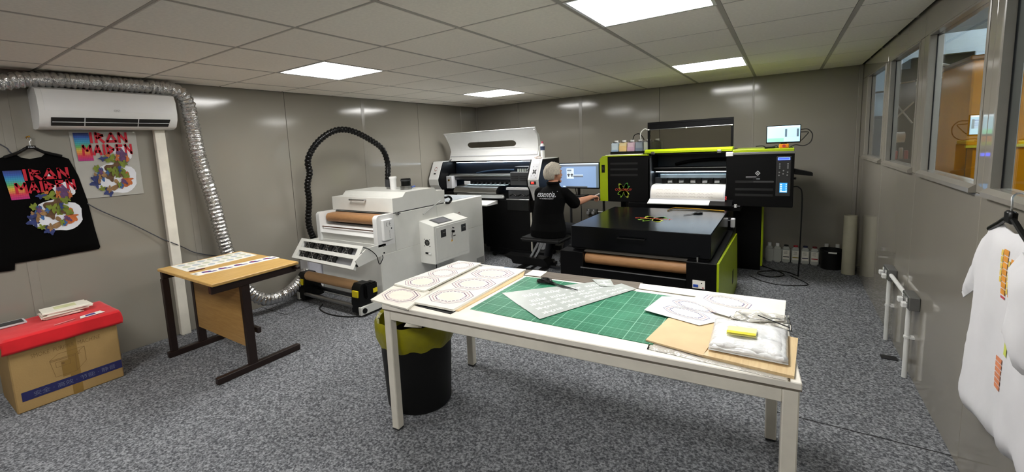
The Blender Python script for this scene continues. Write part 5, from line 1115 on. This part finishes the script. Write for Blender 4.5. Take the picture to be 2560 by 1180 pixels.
t = thing('black_bucket', 'round black bucket with a white handle grip by the back wall', 'bucket', (.458, 5.845, 0))
B().lathe([(.001, 0), (.088, 0), (.097, .19), (.102, .20), (.102, .21), (.094, .21), (.085, .01), (.001, .01)], (.458, 5.845, 0), 32).build('bucket_body', RUBBER, t, True)
o = B().tube([(.458+.104*math.cos(a), 5.845+.104*math.sin(a), .195-.004*math.sin(a)) for a in [math.pi+.2+i*.27 for i in range(11)]], .003, 6).build('bail', STEELD, t, True); B().cyl((.425, 5.737, .190), (.495, 5.737, .190), .009, 10).build('grip', WHITEP, o, True)
b = B().lathe([(.049, 0), (.055, 0), (.055, .606), (.049, .606)], (.585, 5.68, 0), 28, False)
tag(b.build('cardboard_tube', mat('pale_tube', '#b8b49e', rough=.7, var=.05), smooth=True), 'tall pale cardboard tube standing in the far right corner', 'tube')
# ------------------------------------------------------------------ sockets on the right wall
def socket(y0_, y1_, label):
    t = thing('wall_socket', label, 'socket', (XR-.03, (y0_+y1_)/2, .39))
    o = B().box(XR-.048, XR, y0_, y1_, .435, .512, .004).build('steel_box', mat('grey_metal_box', '#6c6c6a', rough=.45, metal=.3), t)
    B().box(XR-.0505, XR-.048, y0_+.01, y1_-.01, .443, .504, .001).build('face_plate', STEEL, t)
    for k in range(2):
        y = y0_+.03+(y1_-y0_-.06)*k; B().box(XR-.055, XR-.0505, y-.010, y+.010, .478, .498, .002).build('rocker', WHITEP, t); B().box(XR-.075, XR-.0505, y-.018, y+.018, .445, .475, .004).build('plug', WHITEP, t)
    return t
socket(3.90, 4.06, 'grey metal double socket on the right wall, farther from the camera'); socket(3.29, 3.45, 'grey metal double socket on the right wall, nearer to the camera')
def conduit(name, a, c_, label, clips):
    t = thing(name, label, 'conduit', a); B().cyl(a, c_, .0125, 14).build('pipe', WHITEP, t, True)
    for z in clips:
        q = B(); q.cyl((XR-.03, a[1], z-.006), (XR-.03, a[1], z+.006), .016, 14); q.box(XR-.018, XR, a[1]-.022, a[1]+.022, z-.006, z+.006); q.build('saddle', WHITEP, t, True)
conduit('conduit_pipe', (XR-.03, 3.955, 0), (XR-.03, 3.955, .435), 'white conduit pipe below the farther wall socket', (.25,)); conduit('conduit_pipe', (XR-.03, 3.38, 0), (XR-.03, 3.38, .435), 'white conduit pipe below the nearer wall socket', (.25,))
conduit('conduit_pipe', (XR-.03, 3.45, .475), (XR-.03, 3.90, .475), 'short white conduit pipe joining the two wall sockets', ())
tag(B().box(XR-.10, XR-.02, 3.60, 3.66, 0, .006, .002).build('floor_plate', STEELD), 'small flat metal plate on the carpet below the sockets', 'plate')
# ------------------------------------------------------------------ white shirt on the right wall
poly = [(1.83, .72), (1.80, .60), (1.765, .435), (1.80, .385), (1.86, .40), (1.90, .432), (1.96, .41), (2.023, .388), (2.057, .412), (2.145, .392), (2.223, .393), (2.33, .372), (2.375, .385), (2.412, .435), (2.40, .48), (2.376, .552), (2.345, .726), (2.353, .885), (2.365, .845), (2.49, .770), (2.512, .785), (2.45, .88), (2.399, .946), (2.315, 1.056), (2.26, 1.106), (2.185, 1.128), (2.15, 1.115), (2.096, 1.108), (2.04, 1.115), (1.995, 1.128), (1.92, 1.106), (1.865, 1.056), (1.83, 1.0)]
t = thing('white_shirt', 'white long t-shirt with orange and yellow check print hung on the right wall', 't-shirt', (XR-.04, 2.09, .37))
CLO = garment(poly, .025, .022, .016, lambda a, b_, d: Vector((XR-.036-max(d, .001), a, b_)), 5).build('cloth', WHTF, t, True)
poly2 = [(1.912, .815), (1.865, .822), (1.79, .76), (1.70, .79), (1.71, .90), (1.76, 1.03), (1.86, 1.095), (1.90, 1.05), (1.87, .95)]
garment(poly2, .025, .030, .008, lambda a, b_, d: Vector((XR-.085-max(d, .001), a, b_)), 8).build('near_sleeve', WHTF, t, True)
SHV = BVHTree.FromPolygons([v.co+t.location for v in CLO.data.vertices], [list(p.vertices) for p in CLO.data.polygons])
def onshirt(y, z):
    h_ = SHV.ray_cast(Vector((.3, y, z)), Vector((1, 0, 0)))[0]
    return (h_ if h_ is not None else Vector((XR-.07, y, z)))-Vector((.0022, 0, 0))
ORP = [mat('orange_check', '#e0963a', rough=.8, var=.15, scale=30), mat('yellow_check', '#e2c25a', rough=.8, var=.12, scale=30), mat('red_check', '#c04a50', rough=.8), mat('salmon_check', '#dd8a62', rough=.8, var=.15, scale=30), mat('lime_check', '#ccd45e', rough=.8)]
for y0_, y1_, z0_, z1_, m_, n_ in ((2.095, 2.13, .905, 1.055, 0, 7), (2.133, 2.145, .94, 1.05, 1, 5), (2.035, 2.07, .91, 1.035, 0, 6), (2.075, 2.088, .915, 1.025, 1, 5), (2.095, 2.128, .892, .903, 2, 1), (1.985, 2.025, .92, 1.03, 1, 5), (2.045, 2.075, .720, .765, 4, 1), (2.08, 2.125, .590, .700, 3, 6)):
    for k in range(n_):
        z = z0_+(z1_-z0_)*k/n_; hgt = (z1_-z0_)/n_-.003
        B().grid(lambda u, v: onshirt(y0_-.062+(y1_-y0_)*u, z+.010+hgt*v), 2, 2).build('print_check', ORP[m_], t)
q = B().tube(spline([(XR-.050, 1.93, 1.095), (XR-.050, 2.0, 1.125), (XR-.050, 2.09, 1.158), (XR-.050, 2.18, 1.125), (XR-.050, 2.25, 1.095)]), .008, 8); q.box(XR-.060, XR-.040, 2.066, 2.114, 1.14, 1.182, .006)
h = tag(q.build('clothes_hanger', BLACK, smooth=True), 'black plastic hanger holding the white t-shirt', 'hanger')
B().tube(spline([(XR-.050, 2.09, 1.18), (XR-.050, 2.09, 1.205), (XR-.045, 2.11, 1.222), (XR-.035, 2.12, 1.232), (XR-.022, 2.115, 1.236), (XR-.014, 2.10, 1.222)]), .0028, 6).build('hook', ALU, h, True)
# ------------------------------------------------------------------ seated person
def bake(o, name=None):
    dg = bpy.context.evaluated_depsgraph_get(); bpy.context.view_layer.update()
    me = bpy.data.meshes.new_from_object(o.evaluated_get(dg)); old = o.data; o.modifiers.clear(); o.data = me
    return o
class Fl(B):
    def cap(s, p0, p1, r0, r1, n=14):
        s.cyl(p0, p1, r0, n, r1); s.sphere(p0, r0, n, 8); s.sphere(p1, r1, n, 8); return s
    def chain(s, pts, rs):
        for a, b, r0, r1 in zip(pts, pts[1:], rs, rs[1:]): s.cap(a, b, r0, r1)
        return s
    def loft(s, rings, n=28):
        R_ = []
        for c, rx, ry in rings: R_.append([s.bm.verts.new(Vector(c)+Vector((rx*math.cos(2*math.pi*i/n), ry*math.sin(2*math.pi*i/n), 0))) for i in range(n)])
        for a, b in zip(R_, R_[1:]):
            for i in range(n): s.bm.faces.new((a[i], a[(i+1) % n], b[(i+1) % n], b[i]))
        s.bm.faces.new(R_[0][::-1]); s.bm.faces.new(R_[-1]); return s
    def flesh(s, name, m_, parent, vox=.006, it=4):
        o = s.build(name, m_, parent, True)
        md = o.modifiers.new('r', 'REMESH'); md.mode = 'VOXEL'; md.voxel_size = vox; md.use_smooth_shade = True
        if it: sm = o.modifiers.new('s', 'SMOOTH'); sm.iterations = it; sm.factor = .5
        bake(o); o.data.materials.clear(); o.data.materials.append(m_); o.data.polygons.foreach_set('use_smooth', [True]*len(o.data.polygons)); return o
per = thing('person', 'person in a black polo shirt seated with back turned, holding a white pen', 'person', (-2.14, 4.40, .46))
HC = Vector((-2.108, 4.475, 1.135)); HR = Matrix.Rotation(math.radians(-28), 3, 'Z')
hp = lambda x, y, z: HC+HR @ Vector((x, y, z))
sR, eR, wR = Vector((-1.965, 4.44, .925)), Vector((-1.893, 4.545, .800)), Vector((-1.795, 4.795, .838))
sL, eL, wL = Vector((-2.255, 4.43, .925)), Vector((-2.315, 4.53, .715)), Vector((-2.25, 4.76, .66))
f = Fl()
f.loft([((-2.145, 4.39, .45), .17, .13), ((-2.145, 4.40, .55), .165, .12), ((-2.145, 4.40, .70), .15, .105), ((-2.115, 4.42, .88), .155, .10), ((-2.105, 4.43, .95), .13, .08), ((-2.10, 4.44, .985), .07, .06), ((-2.103, 4.455, 1.06), .052, .055)])
f.sphere((0, 0, 0), 1, 24, 16, (1e-4, 1e-4, 1e-4))
g = bmesh.ops.create_uvsphere(f.bm, u_segments=24, v_segments=18, radius=1)
for v in g['verts']:
    x, y, z = v.co; wz = .074 if z > -.2 else .074*(1+.30*(z+.2)); v.co = hp(x*wz, y*.092+(.012 if z < -.3 else 0), z*.112)
f.cap(hp(0, .088, .01), hp(0, .108, -.022), .010, .014); f.cap(hp(-.012, .10, -.024), hp(.012, .10, -.024), .009, .009)
for s_ in (-1, 1):
    f.cap(hp(s_*.073, -.002, .016), hp(s_*.072, -.008, -.025), .015, .011); f.cap(hp(s_*.015, .088, .028), hp(s_*.045, .078, .030), .008, .007)
f.cap(hp(-.018, .090, -.052), hp(.018, .090, -.052), .008, .008); f.cap(hp(-.010, .078, -.090), hp(.010, .078, -.090), .020, .020)
f.chain([sR, eR, eR.lerp(wR, .4), wR], [.050, .042, .040, .026]); f.chain([sL, eL, eL.lerp(wL, .4), wL], [.050, .042, .040, .026])
def hand(w, d, up, s_):
    d = d.normalized(); side = d.cross(up).normalized()*s_; up = side.cross(d).normalized()*s_
    k = w+d*.075
    for a in (-.026, -.009, .009, .026): f.cap(w+d*.012+side*a*.6, k+side*a, .015, .0125, 10)
    for a, L, c_ in ((-.028, .066, .9), (-.0095, .076, 1.0), (.0095, .072, 1.05), (.028, .056, 1.1)):
        p0 = k+side*a; p1 = p0+(d*.8-up*.6*c_).normalized()*L*.45; p2 = p1+(d*.25-up*1.0*c_).normalized()*L*.35; p3 = p2+(-d*.5-up*.7).normalized()*L*.25
        f.chain([p0, p1, p2, p3], [.0095, .0088, .008, .007])
    t0 = w+d*.022-side*.030; t1 = t0+(d*.7-side*.55-up*.35).normalized()*.036; t2 = t1+(d*.9+side*.25-up*.3).normalized()*.030
    f.chain([t0, t1, t2], [.013, .0105, .009]); return k, side, up
kh, sd_, up_ = hand(wR, Vector((.28, .95, .02)), Vector((0, 0, 1)), 1)
hand(wL, Vector((.3, .9, -.15)), Vector((0, 0, 1)), -1)
hips = [Vector((-2.225, 4.42, .52)), Vector((-2.06, 4.42, .52))]; knees = [Vector((-2.27, 4.80, .46)), Vector((-2.02, 4.80, .46))]; ank = [Vector((-2.30, 4.66, .10)), Vector((-2.07, 4.60, .09))]
for h_, k_, a_ in zip(hips, knees, ank): f.chain([h_, k_, k_.lerp(a_, .35), a_], [.075, .05, .05, .034])
f.flesh('body', SKIN, per, .0048, 3)
# polo shirt
f = Fl()
f.loft([((-2.146, 4.375, .445), .205, .155), ((-2.146, 4.38, .52), .212, .160), ((-2.147, 4.39, .60), .192, .142), ((-2.150, 4.40, .70), .176, .130), ((-2.137, 4.41, .80), .178, .128), ((-2.117, 4.42, .88), .183, .122), ((-2.107, 4.43, .935), .168, .105), ((-2.103, 4.44, .975), .118, .082), ((-2.102, 4.445, 1.0), .075, .070), ((-2.102, 4.45, 1.048), .062, .066)])
f.chain([sR+Vector((0, -.005, -.005)), sR.lerp(eR, .55), sR.lerp(eR, .93)], [.068, .068, .070]); f.chain([sL+Vector((0, -.005, -.005)), sL.lerp(eL, .5), sL.lerp(eL, .85)], [.068, .066, .066])
SH = f.flesh('polo_shirt', SHIRT, per, .006, 5)
B().tube([(-2.102+.066*math.cos(a), 4.452+.070*math.sin(a), 1.040+.010*math.sin(a)) for a in [i*math.pi/12 for i in range(25)]], .011, 8, False).build('collar', SHIRT, SH, True)
# trousers and shoes
f = Fl()
f.loft([((-2.145, 4.385, .425), .17, .13), ((-2.145, 4.395, .50), .19, .145), ((-2.145, 4.40, .56), .17, .13)])
for h_, k_, a_ in zip(hips, knees, ank): f.chain([h_, k_, k_.lerp(a_, .4), a_+Vector((0, 0, .02))], [.090, .066, .060, .050])
f.flesh('trousers', JEANS, per, .007, 3)
for a_ in ank:
    f = Fl(); f.chain([a_+Vector((0, -.03, -.045)), a_+Vector((0, .06, -.05)), a_+Vector((0, .14, -.062))], [.036, .036, .026]); f.flesh('shoe', BLACK, per, .006, 3)
# lettering on the back, laid on the cloth
bv = BVHTree.FromPolygons([v.co+per.location for v in SH.data.vertices], [list(p.vertices) for p in SH.data.polygons])
def onback(x, z):
    h_ = bv.ray_cast(Vector((x, 3.9, z)), Vector((0, 1, 0)))[0]
    return (h_ if h_ is not None else Vector((x, 4.30, z)))+Vector((0, -.0025, 0))
def ontxt(x0_, x1_, z0_, z1_): return lambda u, v: onback(x0_+(x1_-x0_)*u, z0_+(z1_-z0_)*v)
text('back_lettering', 'essential', WHP, SH, ontxt(-2.250, -2.008, .889, .952), shear=.25, label='white lettering on the back')
text('back_lettering', 'UK & EMBROIDERY', GREYW, SH, ontxt(-2.205, -2.035, .868, .880), bold=.01)
# hair
b = B(); g = bmesh.ops.create_uvsphere(b.bm, u_segments=48, v_segments=32, radius=1)
kill = []
for v in g['verts']:
    x, y, z = v.co.copy()
    if (y > .30 and z < .42) or (y > -.28 and z < -.18) or z < -.62: kill.append(v); continue
    nz = noise.noise(Vector((x*3.2, y*3.2, z*1.4)))*.055+noise.noise(Vector((x*11, y*11, z*2.5)))*.03
    k_ = 1+nz; wx = .095 if z > -.1 else .095*(1+.30*(z+.1))
    v.co = hp(x*wx*k_, y*.116*k_-.004, z*.126*k_+.005)
bmesh.ops.delete(b.bm, geom=kill, context='VERTS')
o = b.build('hair', HAIR, per, True); md = o.modifiers.new('t', 'SOLIDIFY'); md.thickness = .012; md.offset = -1
# eyes
for s_ in (-1, 1): B().sphere(hp(s_*.030, .084, .016), .009, 12, 8).build('eye', WHITEP, per, True)
pen = tag(B().cyl(kh+Vector((-.01, .02, .004)), kh+Vector((.045, .005, .030)), .0065, 10).build('white_pen', WHITEP, smooth=True), 'short white pen in the hand of the seated person', 'pen')
# ------------------------------------------------------------------ kneeling stool
t = thing('work_stool', 'black padded stool on twin silver struts under the seated person', 'stool', (-2.20, 4.40, 0))
B().box(-2.42, -1.93, 4.20, 4.56, .395, .442, .02, 3).build('seat_pad', mat('black_vinyl', '#141414', rough=.5), t)
for dx in (0, .055):
    B().prism([(-2.400+dx, .165), (-2.372+dx, .165), (-2.235+dx, .40), (-2.263+dx, .40)], 1, 4.375, 4.40).build('strut', ALU, t)
B().prism([(-2.72, .165), (-2.72, .180), (-2.45, .178), (-2.20, .172), (-2.15, .12), (-2.15, .085), (-2.60, .085), (-2.62, .13)], 1, 4.34, 4.50).build('base_beam', BLACK, t)
B().box(-2.48, -2.43, 4.20, 4.70, .045, .085, .005).build('cross_foot', BLACK, t); B().box(-2.30, -1.90, 4.40, 4.44, .060, .090, .005).build('long_foot', STEELD, t); B().box(-2.22, -2.17, 4.25, 4.65, .045, .085, .005).build('cross_foot', BLACK, t)
for x, y in ((-2.455, 4.23), (-2.455, 4.67), (-2.195, 4.28), (-2.195, 4.62)): B().cyl((x-.012, y, .0235), (x+.012, y, .0235), .0235, 16).build('castor', RUBBER, t, True)
# ------------------------------------------------------------------ computer desk and monitor
t = thing('monitor_stand', 'narrow dark computer shelf between the two printers', 'desk', (-2.05, 5.27, 0))
B().box(-2.28, -1.80, 5.05, 5.50, .765, .785, .003).build('shelf', mat('dark_shelf', '#2c2a2c', rough=.45), t)
for x in (-2.26, -1.825): B().box(x, x+.022, 5.26, 5.29, .0, .765, .002).build('leg', DARKG, t)
B().box(-1.83, -1.80, 5.08, 5.46, .0, .03, .003).build('foot', DARKG, t); B().box(-2.265, -2.235, 5.08, 5.46, .0, .03, .003).build('foot', DARKG, t)
t = thing('desktop_monitor', 'black desktop monitor showing two t-shirt designs beside the seated person', 'monitor', (-2.15, 5.30, .785))
B().box(-2.418, -1.868, 5.285, 5.315, .882, 1.212, .004).build('bezel', BLACK, t)
SCB = mat('screen_slate', '#6f86a8', var=0, rough=.2, emit=(.17, .25, .40), es=1.0)
s_ = B().box(-2.408, -1.878, 5.2835, 5.2855, .897, 1.203).build('screen', SCB, t)
mS = lambda n, e: mat('screen_'+n, '#808080', var=0, rough=.2, emit=e, es=1)
def area(u0, u1, v0, v1, m_, d=.0007, nm='screen_area'): return B().box(-2.408+.53*u0, -2.408+.53*u1, 5.2835-d, 5.2836, .897+.306*v0, .897+.306*v1).build(nm, m_, s_)
area(0, 1, .955, 1, mS('bar', (.62, .74, .85))); area(0, 1, .875, .955, mS('menu', (.06, .09, .14))); area(.94, 1, .0, .875, mS('side', (.05, .09, .13))); area(.18, .72, 0, .05, mS('task', (.015, .02, .03)))
area(.2, .385, .37, .80, mS('page', (.60, .72, .86)), .0010); area(.215, .325, .69, .75, mS('pic', (.04, .08, .14)), .0014); area(.215, .325, .64, .66, mS('pic2', (.12, .18, .26)), .0014)
area(.385, .62, .50, .535, mS('dialog', (.55, .66, .80)), .0012); area(.37, .62, .43, .50, mS('dialog2', (.06, .09, .14)), .0012); area(.10, .16, .02, .06, MATS['screen_bar'], .0012)
for u in (.215, .30):
    q = B(); P_ = [(.25, 0), (.75, 0), (.75, .55), (.95, .45), (1.05, .7), (.72, 1), (.28, 1), (-.05, .7), (.05, .45), (.25, .55)]
    q.face([(-2.408+.53*(u+.07*a), 5.2818, .897+.306*(.45+.13*c_)) for a, c_ in P_]); q.build('shirt_icon', mS('icon', (.006, .010, .02)), s_)
B().box(-2.165, -2.135, 5.30, 5.32, .80, .90).build('neck', BLACK, t); B().box(-2.25, -2.05, 5.22, 5.40, .785, .80, .004).build('foot', BLACK, t)
tag(B().tube(spline([(-2.20, 5.32, .90), (-2.22, 5.40, .80), (-2.22, 5.52, .70), (-2.21, 5.53, .50), (-2.24, 5.53, .20), (-2.26, 5.5, .02)]), .005, 6).build('monitor_lead', RUBBER, smooth=True), 'black lead hanging behind the computer shelf', 'cable')
t = thing('power_socket', 'grey metal socket with plugs low on the back wall behind the shelf', 'socket', (-2.24, YB-.02, .42))
B().box(-2.32, -2.17, YB-.045, YB, .43, .51, .004).build('steel_box', MATS['grey_metal_box'], t)
for x in (-2.29, -2.215): B().box(x-.02, x+.022, YB-.085, YB-.045, .435, .478, .006).build('plug', GREYW, t); B().box(x-.01, x+.01, YB-.05, YB-.045, .485, .503).build('rocker', WHITEP, t)
tag(B().cyl((-2.16, YB-.02, .47), (-1.2, YB-.02, .47), .0125, 12).build('conduit_pipe', WHITEP, smooth=True), 'white conduit pipe running along the back wall behind the lime printer', 'conduit')
bpy.context.view_layer.update()
